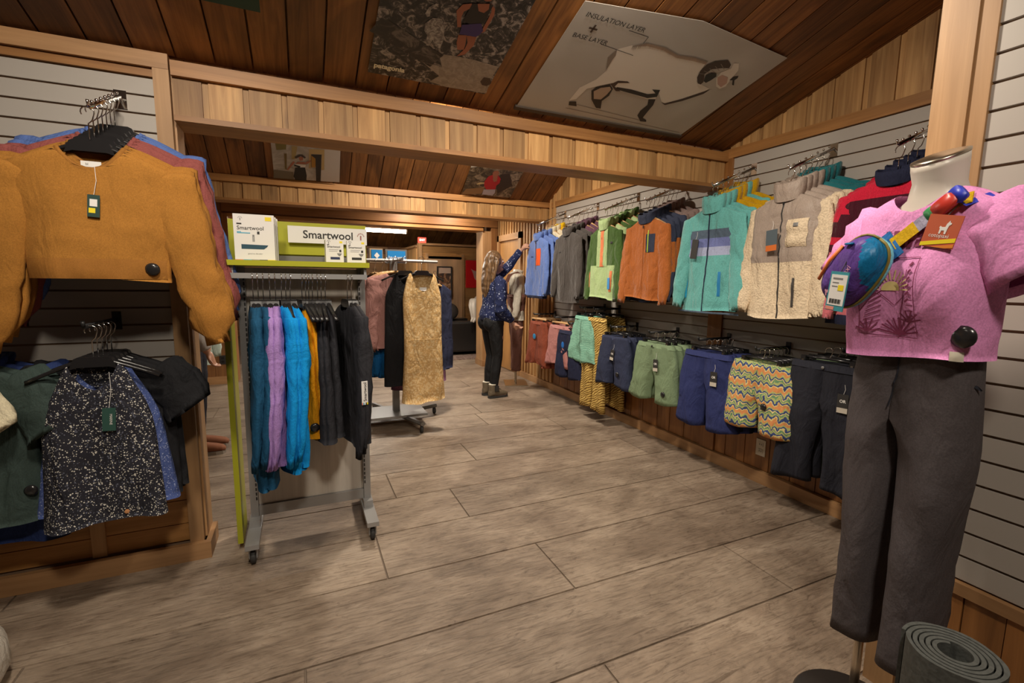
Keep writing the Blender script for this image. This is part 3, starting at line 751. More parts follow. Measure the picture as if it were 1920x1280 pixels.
# cream puffer
def pblk(x, z, y): return 1 if z > -.37 else 0
T, r = jacket('puffer_fleece_jacket', 'cream sherpa jacket with quilted taupe puffer chest and pale pocket', 'cream puffer fleeces', [m_sherpa, m_puff], 25, L=.70, wsh=.230, whem=.255, t=.04, blk=pblk, sblk=lambda z: 0, colm=m_puff, col_h=.085, quilt=(-.06, -.37, .078))
zipper(r, T, -.03, -.69, M_INK, .004); part_patch('chest_pocket', r, T, .04, .16, -.29, -.14, m_sherpa, .012); part_patch('logo_patch', r, T, .085, .12, -.185, -.16, M_GREY_INK, .016)
part_patch('hand_pocket', r, T, .10, .118, -.62, -.46, m_char, .005)
swing_tag(r, T, -.03, -.19, .07, .12, plain('tag_slate', (.09, .12, .14), .5), None, plain('tag_orange', (.65, .16, .03), .5), .05, yoff=.03); jpuff = r
T, r = jacket('puffer_fleece_jacket', 'cream sherpa jacket with taupe puffer shoulders behind its match', 'cream puffer fleeces at the back', [m_sherpa, m_puff], 26, L=.70, t=.036, blk=pblk, sblk=lambda z: 0, colm=m_puff, col_h=.08, quilt=(-.06, -.37, .078)); jpuff2 = r
T, r = jacket('fleece_jacket', 'dark teal fleece jacket behind the cream puffer fleeces', 'dark teal fleeces', [m_dteal], 27, L=.66, col_h=.075); jdt = r
# red / burgundy / pink
def dblk(x, z, y): return 1 if z > -.10+abs(x)*.10 else (2 if z > -.34 else 0)
T, r = jacket('fleece_pullover', 'red, burgundy and rose pink colour-block fleece pullover', 'red and pink colour-block fleeces', [m_pink, m_red, m_burg], 28, L=.70, wsh=.245, whem=.27, blk=dblk, sblk=lambda z: 1 if z > -.16 else (2 if z > -.25 else (1 if z > -.30 else (2 if z > -.345 else 0))), colm=m_navy, col_h=.05)
part_patch('hem_band', r, T, -.265, .265, -.695, -.645, m_navy, .006, nx=16, nz=3); jred = r
BLK = 'black plastic hanger with chrome hook holding '
def fill(y, seq, wt, hk='black'):
    """seq: (template, first?, label, group, hanger kind) from the tip inward"""
    n = len(seq)
    R_ = Row(None, hk, RZW, None, None)
    for i, (tm, fst, lb, gp, kind) in enumerate(seq):
        u = 1-i/max(1, n-1)*.93 if n > 1 else 1
        kd = kind or hk
        hl = ('wooden hanger of the ' if kd.startswith('wood') else 'black hanger of the ')+wt
        R_.put(tm, wall_pos(y, u), .145, lb, gp, fst, kind=kd, hl=hl, hg='hangers of the '+wt)
fill(4.93, [(jblue, True, None, None, None), (jblue, False, 'sky blue fleece jacket hanging behind the one with orange pocket', 'blue fleeces at the back', None),
            (jblue, False, 'sky blue fleece jacket hanging behind the one with orange pocket', 'blue fleeces at the back', None), (jcream, True, None, None, 'wood'), (jcream, False, None, None, 'wood'), (jyel, True, None, None, 'wood')], what[0])
fill(4.26, [(jchar, True, None, None, None), (jchar, False, 'charcoal fleece jacket hanging behind the front charcoal fleece', 'charcoal fleeces at the back', None),
            (jchar, False, 'charcoal fleece jacket hanging behind the front charcoal fleece', 'charcoal fleeces at the back', None), (jplum, True, None, None, 'wood'), (jplum, False, None, None, 'wood'), (jplum, False, None, None, 'wood')], what[1])
fill(3.61, [(jgreen, True, None, None, 'wood'), (jpis, True, None, None, 'wood'), (jgr2, True, None, None, 'wood'), (jgr2, False, None, None, 'wood'), (jpis, False, None, None, 'wood'), (jgr2, False, None, None, 'wood')], what[2], 'wood')
fill(3.05, [(jrust, True, None, None, 'wood'), (jnr, True, None, None, 'black'), (jnr, False, None, None, 'black'), (jnr, False, None, None, 'wood'), (jtaupe, True, None, None, 'black'), (jtaupe, False, None, None, 'black'), (jtaupe, False, None, None, 'black')], what[3])
fill(2.39, [(jteal, True, None, None, None), (jteal2, True, None, None, None), (jteal2, False, None, None, None), (jmust, True, None, None, None), (jmust, False, None, None, None), (jteal2, False, None, None, None), (jmust, False, None, None, None)], what[4])
fill(1.856, [(jpuff, True, None, None, None), (jpuff2, True, None, None, None), (jpuff2, False, None, None, None), (jpuff2, False, None, None, None), (jdt, True, None, None, None), (jdt, False, None, None, None), (jdt, False, None, None, None)], what[5])
fill(1.33, [(jred, True, None, None, None)]+[(jred, False, 'colour-block fleece pullover hanging behind the front red and pink one', 'red and pink fleeces at the back', None)]*4, what[6])
# ================================================================ RIGHT WALL, LOWER ROW
lows = [(5.12, .972, 'rust skirts'), (4.60, .972, 'mauve shorts'), (4.08, 1.112, 'mint striped shorts'), (3.548, .965, 'navy shorts'), (3.023, .969, 'sage shorts'), (2.50, .975, 'royal blue shorts'), (2.031, .968, 'printed shorts'), (1.516, 1.03, 'black cropped trousers')]
for yy, zz, wt in lows:
    faceout('black', (XW-.0125, yy, zz), RZW, 'black straight wall rail that carries the '+wt, 'black rails on the right slat wall', .30, .0)
m_rustsk = F('rust_skirt', (132, 66, 46), var=.3); m_mauve = F('mauve_cotton', (178, 122, 118)); m_navysh = F('navy_twill', (50, 56, 80)); m_sage = F('sage_twill', (122, 142, 110)); m_royal = F('royal_blue', (46, 54, 102)); m_blackc = F('black_twill', (36, 37, 46)); m_lime = F('lime_nylon', (140, 226, 80)); m_gteal = F('grey_teal', (70, 110, 118))
def stripes(name, a, b, scale, ang=0, dist=2.0):
    m = fabric(name, a); N = m.node_tree.nodes; Lk = m.node_tree.links; b_ = N['Principled BSDF']
    tc = N.new('ShaderNodeTexCoord'); wv = N.new('ShaderNodeTexWave'); wv.bands_direction = 'Z'; wv.inputs['Scale'].default_value = scale; wv.inputs['Distortion'].default_value = dist; wv.inputs['Detail'].default_value = 2
    mp = N.new('ShaderNodeMapping'); mp.inputs['Rotation'].default_value = (0, ang, 0); Lk.new(tc.outputs['Object'], mp.inputs[0]); Lk.new(mp.outputs[0], wv.inputs[0])
    r = ramp(N, [(.42, (0, 0, 0)), (.58, (1, 1, 1))]); Lk.new(wv.outputs[0], r.inputs[0])
    Lk.new(mixc(N, Lk, 'MIX', r.outputs[0], b_.inputs['Base Color'].links[0].from_socket, b), b_.inputs['Base Color'])
    return m
m_mint = stripes('mint_stripe', c8(92, 150, 132), c8(160, 208, 184), 22, 0, 3)
m_knit = stripes('straw_leaf_print', c8(214, 182, 104), c8(128, 94, 40), 15, .5, 7)
def print_mat():
    """zigzag bands in orange, blue, lime and cream"""
    m = fabric('zigzag_print', (.5, .5, .3)); N = m.node_tree.nodes; Lk = m.node_tree.links; b = N['Principled BSDF']
    tc = N.new('ShaderNodeTexCoord'); sx = N.new('ShaderNodeSeparateXYZ'); Lk.new(tc.outputs['Object'], sx.inputs[0])
    def mth(op, *a):
        q = N.new('ShaderNodeMath'); q.operation = op
        for i, v in enumerate(a):
            if hasattr(v, 'is_linked'): Lk.new(v, q.inputs[i])
            else: q.inputs[i].default_value = v
        return q.outputs[0]
    zig = mth('PINGPONG', mth('MULTIPLY', sx.outputs['X'], 1.0), .022)
    nz = N.new('ShaderNodeTexNoise'); nz.inputs['Scale'].default_value = 22; Lk.new(tc.outputs['Object'], nz.inputs[0])
    zz = mth('ADD', mth('ADD', sx.outputs['Z'], mth('MULTIPLY', zig, .95)), mth('MULTIPLY', nz.outputs[0], .075))
    t = mth('FRACT', mth('MULTIPLY', zz, 10.5))
    A, B, Cc, D, E_ = c8(218, 148, 92), c8(62, 78, 130), c8(178, 184, 116), c8(224, 206, 140), c8(112, 150, 110)
    r = ramp(N, [(0, A), (.15, D), (.22, B), (.36, Cc), (.5, E_), (.6, D), (.68, B), (.8, Cc), (.92, A)], 'CONSTANT'); Lk.new(t, r.inputs[0])
    Lk.new(r.outputs[0], b.inputs['Base Color']); return m
m_print = print_mat()
M_TAGW = plain('tag_kraft', (.55, .50, .42), .6)
def mk_bottom(name, label, cat, group, B, mat, band=None, seed=1):
    r = thing(name, label, cat, group=group)
    mb = MB()
    for sg in (-1, 1): v, f = B.leg(sg); mb.add(v, f)
    mb.build('legs', mat, r, True)
    mobj('waistband', *B.band(), band or mat, r, True)
    return r
def disc_on(r, B, x, z): security_tag(r, B, x, z)
def or_tag(r, B, x, z, txt='OR', w=.05, h=.095):
    return swing_tag(r, B, x, z, w, h, M_INK, txt, M_TAGW, .05, yoff=.014, tsize=.022)
def bottoms(y, z, wt, seq, kind='clip', rz=RZW, jit=.10):
    n = len(seq); R_ = Row(None, kind, rz, None, None)
    for i, (tm, fst, lb, gp) in enumerate(seq):
        u = 1-i/max(1, n-1)*.80 if n > 1 else 1
        X = XW-.03-u*.262
        R_.put(tm, (X, y, z+.008), .088, lb, gp, fst, jit=jit if i == 0 else .04, hl=('wooden clip hanger' if kind == 'woodclip' else 'black clip hanger')+' of the '+(wt if tm.get('hw') is None else tm['hw']), hg='clip hangers of the '+wt)
B = Bottom(W=.17, L=.52, crotch=.50, out=.27, t=.032, them=.055, seed=3, fold=.02); rsk = mk_bottom('skirt', 'rust brown pleated cotton skirt with a round blue tag', 'skirt', 'rust skirts', B, m_rustsk)
g = mobj('round_tag', *DISC, plain('tag_blue_round', (.03, .22, .45), .4), rsk, True, loc=(-.02, B.front(-.02, -.18)-.012, -.18)); g.rotation_euler = (PI/2, 0, 0); g.scale = (1.6, 1.6, .4)
bottoms(5.02, .972, 'rust skirts', [(rsk, True, None, None)]+[(rsk, False, 'rust brown cotton skirt behind the one with the blue tag', 'rust skirts at the back')]*3, 'woodclip')
B = Bottom(W=.18, L=.44, crotch=.24, out=.27, gap=.012, t=.03, them=.05, seed=4, fold=.012); msh = mk_bottom('shorts', 'dusty mauve cotton shorts with an oval blue tag', 'shorts', 'mauve shorts', B, m_mauve)
g = mobj('round_tag', *DISC, plain('tag_blue_oval', (.02, .16, .55), .4), msh, True, loc=(.12, B.front(.12, -.2)-.012, -.2)); g.rotation_euler = (PI/2, 0, 0); g.scale = (1.2, 1.7, .4)
bottoms(4.50, .972, 'mauve shorts', [(msh, True, None, None)]+[(msh, False, 'mauve cotton shorts behind the front mauve pair', 'mauve shorts at the back')]*2, 'woodclip')
B = Bottom(W=.18, L=.50, crotch=.25, out=.27, t=.03, them=.05, seed=5, fold=.012); ndk = mk_bottom('shorts', 'black navy shorts hanging low between mauve and mint ones', 'shorts', 'dark shorts', B, m_navy)
faceout('black', (XW-.0125, 4.30, .932), RZW, 'black straight wall rail that carries the dark navy shorts', 'black rails on the right slat wall', .30, .0)
bottoms(4.30, .932, 'dark navy shorts', [(ndk, True, None, None), (ndk, False, None, None)])
B = Bottom(W=.17, L=.46, crotch=.30, out=.27, gap=.01, t=.032, them=.055, seed=6, fold=.018); mint = mk_bottom('shorts', 'mint green striped crinkle shorts with gathered waist', 'shorts', 'mint shorts', B, m_mint)
B = Bottom(W=.18, L=.90, crotch=.28, out=.21, gap=.012, t=.03, them=.04, seed=7, fold=.01); knit = mk_bottom('trousers', 'straw yellow leaf-print trousers hanging behind mint shorts', 'trousers', 'straw print trousers', B, m_knit)
bottoms(4.02, 1.112, 'mint striped shorts', [(mint, True, None, None)]+[(mint, False, 'mint striped shorts behind the front mint pair', 'mint shorts at the back')]*2)
faceout('black', (XW-.0125, 3.83, 1.112), RZW, 'black straight wall rail that carries the straw trousers', 'black rails on the right slat wall', .30, .0)
bottoms(3.83, 1.112, 'straw print trousers', [(knit, True, None, None), (knit, False, None, None)])
B = Bottom(W=.185, L=.45, crotch=.24, out=.265, gap=.016, t=.03, them=.05, seed=8, fold=.011); nsh = mk_bottom('shorts', 'navy twill shorts with a dark cardboard hang tag', 'shorts', 'navy shorts', B, m_navysh); or_tag(nsh, B, .03, -.12); disc_on(nsh, B, .11, -.33)
bottoms(3.50, .965, 'navy shorts', [(nsh, True, None, None)]+[(nsh, False, 'navy twill shorts behind the tagged navy pair', 'navy shorts at the back')]*3)
B = Bottom(W=.19, L=.46, crotch=.25, out=.285, gap=.03, t=.03, them=.055, seed=9, fold=.011); ssh = mk_bottom('shorts', 'sage green hiking shorts with hang tag and black security disc', 'shorts', 'sage shorts', B, m_sage); or_tag(ssh, B, .06, -.12); disc_on(ssh, B, .17, -.38)
mobj('button', *lathe([(.001, .003), (.008, .002), (.009, 0), (.001, -.001)], 12), M_BLACKM, ssh, True, loc=(0, B.front(0, -.02)-.01, -.02)).rotation_euler = (PI/2, 0, 0)
bottoms(2.96, .969, 'sage shorts', [(ssh, True, None, None)]+[(ssh, False, 'sage green shorts behind the tagged sage pair', 'sage shorts at the back')]*3)
B = Bottom(W=.19, L=.53, crotch=.26, out=.27, gap=.012, t=.03, them=.05, seed=10, fold=.013); rsh = mk_bottom('shorts', 'royal blue long shorts with a black hang tag', 'shorts', 'royal blue shorts', B, m_royal); or_tag(rsh, B, .10, -.12, w=.055, h=.10)
bottoms(2.42, .975, 'royal blue shorts', [(rsh, True, None, None)]+[(rsh, False, 'royal blue shorts behind the tagged blue pair', 'royal blue shorts at the back')]*4)
B = Bottom(W=.195, L=.42, crotch=.25, out=.285, gap=.012, t=.032, them=.06, seed=11, fold=.013); psh = mk_bottom('shorts', 'zigzag print swim shorts in orange, blue and lime with disc', 'shorts', 'printed shorts', B, m_print); disc_on(psh, B, .10, -.25)
B = Bottom(W=.195, L=.42, crotch=.25, out=.275, gap=.012, t=.032, them=.05, seed=12, fold=.012); lsh = mk_bottom('shorts', 'bright lime green shorts behind the zigzag print ones', 'shorts', 'lime shorts', B, m_lime)
B = Bottom(W=.195, L=.40, crotch=.25, out=.265, gap=.012, t=.03, them=.045, seed=13, fold=.012); gsh = mk_bottom('shorts', 'grey teal shorts at the wall behind the lime ones', 'shorts', 'grey teal shorts', B, m_gteal)
bottoms(2.0, .968, 'printed shorts', [(psh, True, None, None)]+[(psh, False, 'zigzag print shorts behind the pair with the black disc', 'printed shorts at the back')]*3+[(lsh, True, None, None), (gsh, True, None, None)])
B = Bottom(W=.19, L=.70, crotch=.27, out=.27, gap=.035, t=.032, them=.05, seed=14, fold=.011); bsh = mk_bottom('trousers', 'black cropped trousers with a black and kraft hang tag', 'trousers', 'black cropped trousers', B, m_blackc); or_tag(bsh, B, .12, -.14, w=.055, h=.10)
mobj('button', *lathe([(.001, .003), (.008, .002), (.009, 0), (.001, -.001)], 12), M_GREYD, bsh, True, loc=(0, B.front(0, -.02)-.01, -.02)).rotation_euler = (PI/2, 0, 0)
B = Bottom(W=.19, L=.66, crotch=.27, out=.24, gap=.02, t=.03, them=.045, seed=15, fold=.011); sgl = mk_bottom('trousers', 'sage green cropped trousers hidden behind the black pair', 'trousers', 'sage cropped trousers', B, m_sage)
bottoms(1.60, 1.03, 'black cropped trousers', [(bsh, True, None, None), (bsh, False, 'black cropped trousers behind the tagged black pair', 'black trousers at the back'), (sgl, True, None, None), (bsh, False, 'black cropped trousers behind the tagged black pair', 'black trousers at the back')])
o = thing('wall_outlet', 'almond duplex power outlet low on the wainscot', 'outlet', (XW-.0165, 2.164, .246), RZW)
MB().box(-.036, .036, -.005, 0, -.058, .058).build('cover_plate', M_OUTLET, o)
for zz in (-.024, .024):
    s_ = MB().box(-.017, .017, -.0075, -.005, zz-.014, zz+.014).build('socket', M_OUTLET, o)
    for xx in (-.007, .007): MB().box(xx-.0015, xx+.0015, -.0085, -.0075, zz-.006, zz+.006).build('slot', M_INK, s_)
# ================================================================ LEFT PARTITION CLOTHES
m_sweat = F('mustard_sweatshirt', (164, 112, 48), rough=.95, wr=.35); m_sweatd = F('mustard_rib', (150, 100, 42), weave=420, wr=.2); m_rose = F('rose_brown_sweat', (142, 78, 74)); m_bsweat = F('denim_blue_sweat', (88, 114, 176), heather=.5)
faceout('chrome', (-.67, 2.64, 2.135), 0, 'chrome ball-stop rail on the left slat panel above mustard sweatshirts', None, .37, .15)
faceout('black', (-.755, 2.64, 1.185), 0, 'black straight rail on the left slat panel above the floral top', None, .36, .0)
faceout('black', (-1.16, 2.64, 1.185), 0, 'black straight rail above the cream and dark green shirts', None, .36, .0)
def sweat(label, group, mat, seed, front=False):
    T = Top(wsh=.245, whem=.215, L=.47, t=.034, them=.060, wn=.10, slope=.06, nf=.075, seed=seed, fold=.012)
    r = mk_top('sweatshirt', label, 'sweatshirt', group, T, [mat], sl=dict(ang=.21, ln=.66, r0=.100, r1=.078, bend=.0, ry=.40, wr=1.6, out=.045, cuffk=.66), seed=seed)
    # rib bands
    part_patch('hem_band', r, T, -.208, .208, -.468, -.395, m_sweatd if front else mat, .005, nx=20, nz=4)
    n = 30; rings = []
    for g, zz in ((.0, -.006), (.0, .004), (-.010, .004), (-.014, -.006), (-.006, -.014)):
        rings.append([((T.wn+g)*math.cos(2*PI*k_/n), (lambda x_, sg: T.front(x_*.98, min(0, T.zn(x_*.98, sg)), sg))((T.wn)*math.cos(2*PI*k_/n), -1 if math.sin(2*PI*k_/n) < 0 else 1)*(1+g*6), min(0, T.zn((T.wn)*math.cos(2*PI*k_/n), -1 if math.sin(2*PI*k_/n) < 0 else 1))+zz-(g*.5 if math.sin(2*PI*k_/n) < 0 else 0)) for k_ in range(n)])
    mobj('collar', *loft(rings, (False, False)), m_sweatd if front else mat, r, True)
    return T, r
T, sw1 = sweat('mustard cropped sweatshirt with dark green hang tag and black disc', 'mustard sweatshirts', m_sweat, 31, True)
lb_ = MB().box(-.03, .03, -.0015, 0, -.011, .011).build('neck_label', M_WHITE, sw1, loc=(.0, -.012, -.052)); text_obj('label_lettering', 'bl', .012, M_INK, lb_, (-.012, -.002, 0))
tg = swing_tag(sw1, T, .01, -.165, .036, .08, plain('tag_green', (.02, .055, .045), .5), None, None, .105, yoff=.010, sticker=M_YEL)
MB().box(-.011, .011, -.0018, -.0011, -.042, -.016).build('barcode_label', M_WHITE, tg)
security_tag(sw1, T, .165, -.43).scale = (1.15, 1.15, 1)
T, sw2 = sweat('rose brown cropped sweatshirt behind the mustard ones', 'rose sweatshirts', m_rose, 32)
T, sw3 = sweat('denim blue sweatshirt nearest the left slat panel', 'blue sweatshirts', m_bsweat, 33)
RL = Row(None, 'black', 0, None, None)
def left_pos(u): return (-.682+.012*(1-u), 2.64-.055-u*.300, 2.135-.15*u*.97)
for i, (tm, fst, lb) in enumerate([(sw1, 1, None), (sw1, 0, 'mustard cropped sweatshirt behind the tagged mustard one'), (sw1, 0, 'mustard cropped sweatshirt behind the tagged mustard one'), (sw2, 1, None), (sw2, 0, None), (sw3, 1, None), (sw3, 0, None)]):
    RL.put(tm, left_pos(1-i/6*.86), .155+(.0 if i < 3 else -.01), lb, 'mustard sweatshirts at the back' if lb else None, bool(fst), jit=.03, kind='black', hl='black hanger of the cropped sweatshirts', hg='hangers of the cropped sweatshirts')
m_floral = spots('black_floral', c8(40, 40, 48), c8(214, 210, 200), 150, .20, c8(100, 104, 120)); m_bfloral = spots('blue_floral', c8(70, 86, 140), c8(150, 160, 196), 150, .24); m_blktee = F('black_tee', (26, 26, 29)); m_dkgreen = F('dark_green_shirt', (56, 70, 66)); m_nvtee = F('navy_polo', (40, 56, 104)); m_crm = F('cream_tee', (216, 206, 176))
def tank(label, group, mat, seed, L=.64, whem=.20, nm='tank_top', wsh=.100, chest=.160, nf=.10):
    T = Top(wsh=wsh, whem=whem, L=L, t=.026, them=.055, wn=.078, slope=.03, nf=nf, seed=seed, fold=.016, tank=(chest, .25))
    return T, mk_top(nm, label, 'top', group, T, [mat], seed=seed)
T, fl1 = tank('black and white floral sleeveless top with green hang tag', None, m_floral, 41)
swing_tag(fl1, T, .045, -.17, .042, .09, plain('tag_green_b', (.025, .075, .06), .5), None, None, .14, yoff=.012); tgf = fl1.children[-1]
text_obj('tag_lettering', 'MARINE', .012, M_WHITE, tgf, (.006, -.0019, -.045), (PI/2, PI/2, 0))
mobj('hem_charm', *lathe([(.001, -.003), (.009, -.002), (.009, .002), (.001, .003)], 6), plain('copper_charm', (.6, .28, .12), .4), fl1, False, loc=(.07, T.front(.07, -.60)-.004, -.60)).rotation_euler = (PI/2, 0, 0)
T, fl2 = tank('blue floral sleeveless top behind the black floral one', None, m_bfloral, 42, L=.60, whem=.23)
T = Top(wsh=.225, whem=.235, L=.60, t=.026, them=.04, wn=.09, nf=.06, seed=43, fold=.012)
tee = mk_top('t_shirt', 'plain black t-shirt hanging behind the floral tops', 't-shirt', 'black t-shirts', T, [m_blktee], sl=dict(ang=.62, ln=.20, r0=.10, r1=.095, short=True, cuff=False, ry=.42), seed=43); security_tag(tee, T, .15, -.40); security_tag(tee, T, .15, -.47)
def low_pos(x, i): return (x, 2.295+i*.05, 1.188)
RL.k = 0
for i, (tm, lb) in enumerate([(fl1, 1), (fl2, 1), (tee, 1), (tee, 0), (tee, 0)]):
    RL.put(tm, low_pos(-.745, i+.3), .15, None, None, bool(lb), jit=.03, kind='black', hl='black hanger of the floral and black tops', hg='hangers of the floral and black tops')
for k_ in ('group',):
    for o in (fl1, fl2):
        if k_ in o: del o[k_]
def shirt(label, mat, seed, L=.62):
    T = Top(wsh=.225, whem=.23, L=L, t=.03, them=.045, wn=.085, nf=.06, seed=seed, fold=.012)
    return T, mk_top('t_shirt', label, 't-shirt', None, T, [mat], sl=dict(ang=.62, ln=.22, r0=.105, r1=.10, short=True, cuff=False, ry=.42), seed=seed, col=dict(h=.03))
T, s1 = shirt('cream short-sleeved shirt in front of dark green ones', m_crm, 45); security_tag(s1, T, .14, -.46); security_tag(s1, T, .17, -.5)
T, s2 = shirt('dark green short-sleeved shirt between cream and navy ones', m_dkgreen, 46, .60); security_tag(s2, T, .2, -.48); s2['group'] = 'dark green shirts'
T, s3 = shirt('navy short-sleeved polo shirt by the slat panel', m_nvtee, 47, .72); security_tag(s3, T, .18, -.5); s3['group'] = 'navy polo shirts'
RL.k = 0
for i, (tm, f_) in enumerate([(s1, 1), (s2, 1), (s2, 0), (s3, 1), (s3, 0)]):
    RL.put(tm, low_pos((-1.33, -1.175, -1.165, -1.15, -1.15)[i], i+.1), .15, None, None, bool(f_), jit=.03, kind='black', hl='black hanger of the cream, green and navy shirts', hg='hangers of the cream, green and navy shirts')
# ================================================================ MERINO RACK
rk = thing('display_rack', 'grey steel rolling display rack with lime shelf and header', 'rack', (0, 0, 0))
UY = 2.66
for sg, x in ((-1, -.262), (1, .298)):
    u_ = MB().box(x-.018, x+.018, UY-.03, UY+.03, .10, 1.43).build('upright', M_GREYM, rk)
    for k_ in range(46):
        zz = .24+k_*.025; MB().box(x-.012*sg-.0035, x-.012*sg+.0035, UY-.0312, UY-.03, zz, zz+.016).build('slot', M_INK, u_)
    f_ = MB(); f_.add([(x-.03, 2.41, .088), (x+.03, 2.41, .088), (x+.03, 2.95, .088), (x-.03, 2.95, .088), (x-.03, 2.41, .112), (x+.03, 2.41, .112), (x+.03, 2.95, .112), (x-.03, 2.95, .112)], BF); f_.box(x-.024, x+.024, UY-.07, UY+.07, .112, .15)
    f_.build('foot', M_GREYM, rk)
    for yy in (2.46, 2.91):
        c_ = MB().box(x-.014, x+.014, yy-.016, yy+.02, .058, .088).box(x-.019, x-.014, yy-.02, yy+.012, .03, .075).box(x+.014, x+.019, yy-.02, yy+.012, .03, .075).build('caster', M_GREYM, rk)
        v, f = lathe([(.001, -.012), (.020, -.012), (.034, -.011), (.0365, -.006), (.0365, .006), (.034, .011), (.020, .012), (.001, .012)], 22)
        w_ = mobj('wheel', v, f, M_RUBBER, c_, True, loc=(x, yy-.004, .0367)); w_.rotation_euler = (0, PI/2, 0)
        h_ = mobj('hub', *lathe([(.001, -.0135), (.014, -.0135), (.014, .0135), (.001, .0135)], 14), M_GREYM, c_, True, loc=(x, yy-.004, .0367)); h_.rotation_euler = (0, PI/2, 0)
box('back_panel', M_PANEL, -.243, .279, UY-.008, UY+.008, .205, 1.425, rk)
box('bottom_rail', M_GREYM, -.243, .279, UY-.022, UY+.022, .15, .204, rk)
box('side_panel', M_LIME, -.342, -.318, 2.60, 2.80, .035, 1.49, rk)
box('shelf', M_LIME, -.318, .318, 2.445, 2.74, 1.432, 1.456, rk)
box('header_panel', M_LIME, -.318, .345, 2.775, 2.795, 1.457, 1.668, rk)
box('header_rail', M_GREYD, -.10, .335, 2.755, 2.774, 1.457, 1.492, rk); box('header_rail', M_LIME, -.10, .335, 2.76, 2.774, 1.5, 1.525, rk)
hb = MB().box(-.285, .305, 2.445, 2.465, 1.374, 1.398).build('hang_bar', M_GREYM, rk)
for x in (-.285, .293): box('bar_bracket', M_GREYM, x, x+.012, 2.4655, UY-.031, 1.376, 1.43, rk)
sg_ = thing('brand_sign', 'white panel sign reading Smartwool on the lime header', 'sign', (.1495, 2.752, 1.604))
MB().box(-.197, .197, -.004, .002, -.043, .043).build('sign_board', M_WHITE, sg_)
text_obj('lettering', 'Smartwool', .057, M_INK, sg_, (.0, -.0052, .0), bold=.0008)
def flower(parent, x, z, s):
    mb = MB()
    for a in range(-3, 4):
        an = a*.42; mb.box(x+s*.5*math.sin(an)-s*.05, x+s*.5*math.sin(an)+s*.05, -.0056, -.0052, z+s*.55*math.cos(an)-s*.09, z+s*.55*math.cos(an)+s*.09)
    mb.box(x-s*.1, x+s*.1, -.0056, -.0052, z-s*.5, z+s*.2); return mb
flower(sg_, .165, .0, .034).build('emblem', plain('ink_rose', (.35, .12, .10), .6), sg_)
m_tealink = plain('ink_teal', (.03, .14, .20), .6); m_coral = plain('ink_coral', (.75, .28, .22), .6); m_cyan = plain('ink_cyan', (.10, .42, .60), .6)
def pack(label, loc, w_, h_, d_, swatch, small, group=None, rz=0):
    b = thing('merino_box', label, 'box', loc, rz, group)
    MB().box(-w_/2, w_/2, 0, d_, 0, h_).build('carton', M_WHITE, b)
    MB().box(w_/2, w_/2+.0006, .002, d_-.002, .0, h_*.82).build('side_band', M_INK, b)
    text_obj('lettering', 'Smartwool', w_*(.150 if not small else .165), M_INK, b, (-w_*.42, -.0008, h_*.70), bold=.0002, align='LEFT')
    fr = -.0009
    MB().box(w_*.28, w_*.44, fr, -.0001, h_*.87, h_*.955).build('price_sticker', M_YEL, b)
    flower(b, 0, 0, .016).xf(Matrix.Translation((-w_*.33, .0045, h_*.90))).build('emblem', M_GREY_INK, b)
    MB().box(-w_*.42, -w_*.30, fr, -.0001, h_*.775, h_*.805).build('size_mark', M_INK, b)
    if not small:
        MB().box(-w_*.42, -w_*.10, fr, -.0001, h_*.585, h_*.605).box(-w_*.42, -w_*.32, fr, -.0001, h_*.61, h_*.625).build('product_line', m_cyan, b)
        MB().box(w_*.07, w_*.13, fr, -.0001, h_*.575, h_*.635).build('size_letter', M_INK, b)
        mb = MB(); mb.box(-w_*.05, w_*.0, fr, -.0001, h_*.52, h_*.56).box(-w_*.05, -w_*.03, fr, -.0001, h_*.41, h_*.52).box(-w_*.02, w_*.0, fr, -.0001, h_*.41, h_*.52); mb.build('leggings_picture', M_GREY_INK, b)
        v, f = prism([(-w_*.33, h_*.25), (w_*.22, h_*.25), (w_*.30, h_*.30), (w_*.33, h_*.34), (-w_*.33, h_*.35)], fr, -.0001); mobj('window', v, f, swatch, b)
        text_obj('small_lettering', 'good to the skin', .009, M_GREY_INK, b, (0, -.0009, h_*.15))
    else:
        MB().box(-w_*.32, w_*.22, fr, -.0001, h_*.57, h_*.585).box(-w_*.32, w_*.15, fr, -.0001, h_*.50, h_*.515).build('product_line', M_GREY_INK, b)
        v, f = prism([(w_*.12, h_*.42), (w_*.40, h_*.42), (w_*.34, h_*.33), (w_*.26, h_*.29), (w_*.18, h_*.33)], fr, -.0001); mobj('briefs_picture', v, f, M_GREY_INK, b)
        MB().box(w_*.26, w_*.37, fr, -.0001, h_*.47, h_*.58).build('size_letter', M_INK, b)
        MB().box(-w_*.25, w_*.28, fr, -.0001, h_*.14, h_*.25).build('window', swatch, b)
    for q, mm in enumerate((m_coral, m_cyan, M_GREY_INK, M_INK, M_YEL)): MB().box(-w_/2+q*w_/5, -w_/2+(q+1)*w_/5, fr, -.0001, 0, h_*.022).build('colour_bar', mm, b)
    return b
m_swt = plain('swatch_teal', (.02, .07, .11), .7); m_swn = plain('swatch_navy', (.02, .03, .09), .7); m_swb = plain('swatch_black', (.02, .02, .02), .7)
pack('large white leggings carton reading Smartwool with teal window, front of three', (-.186, 2.545, 1.457), .168, .212, .030, m_swt, False)
pack('large white carton sandwiched between two leggings cartons', (-.180, 2.580, 1.457), .168, .208, .030, m_swt, False, 'cartons behind the front one')
pack('large white carton at the back of three on the lime shelf', (-.174, 2.615, 1.457), .168, .205, .030, m_swt, False, 'cartons behind the front one')
pack('small white briefs carton with navy window tilted on the lime shelf', (.166, 2.56, 1.457), .085, .112, .04, m_swn, True, rz=.10)
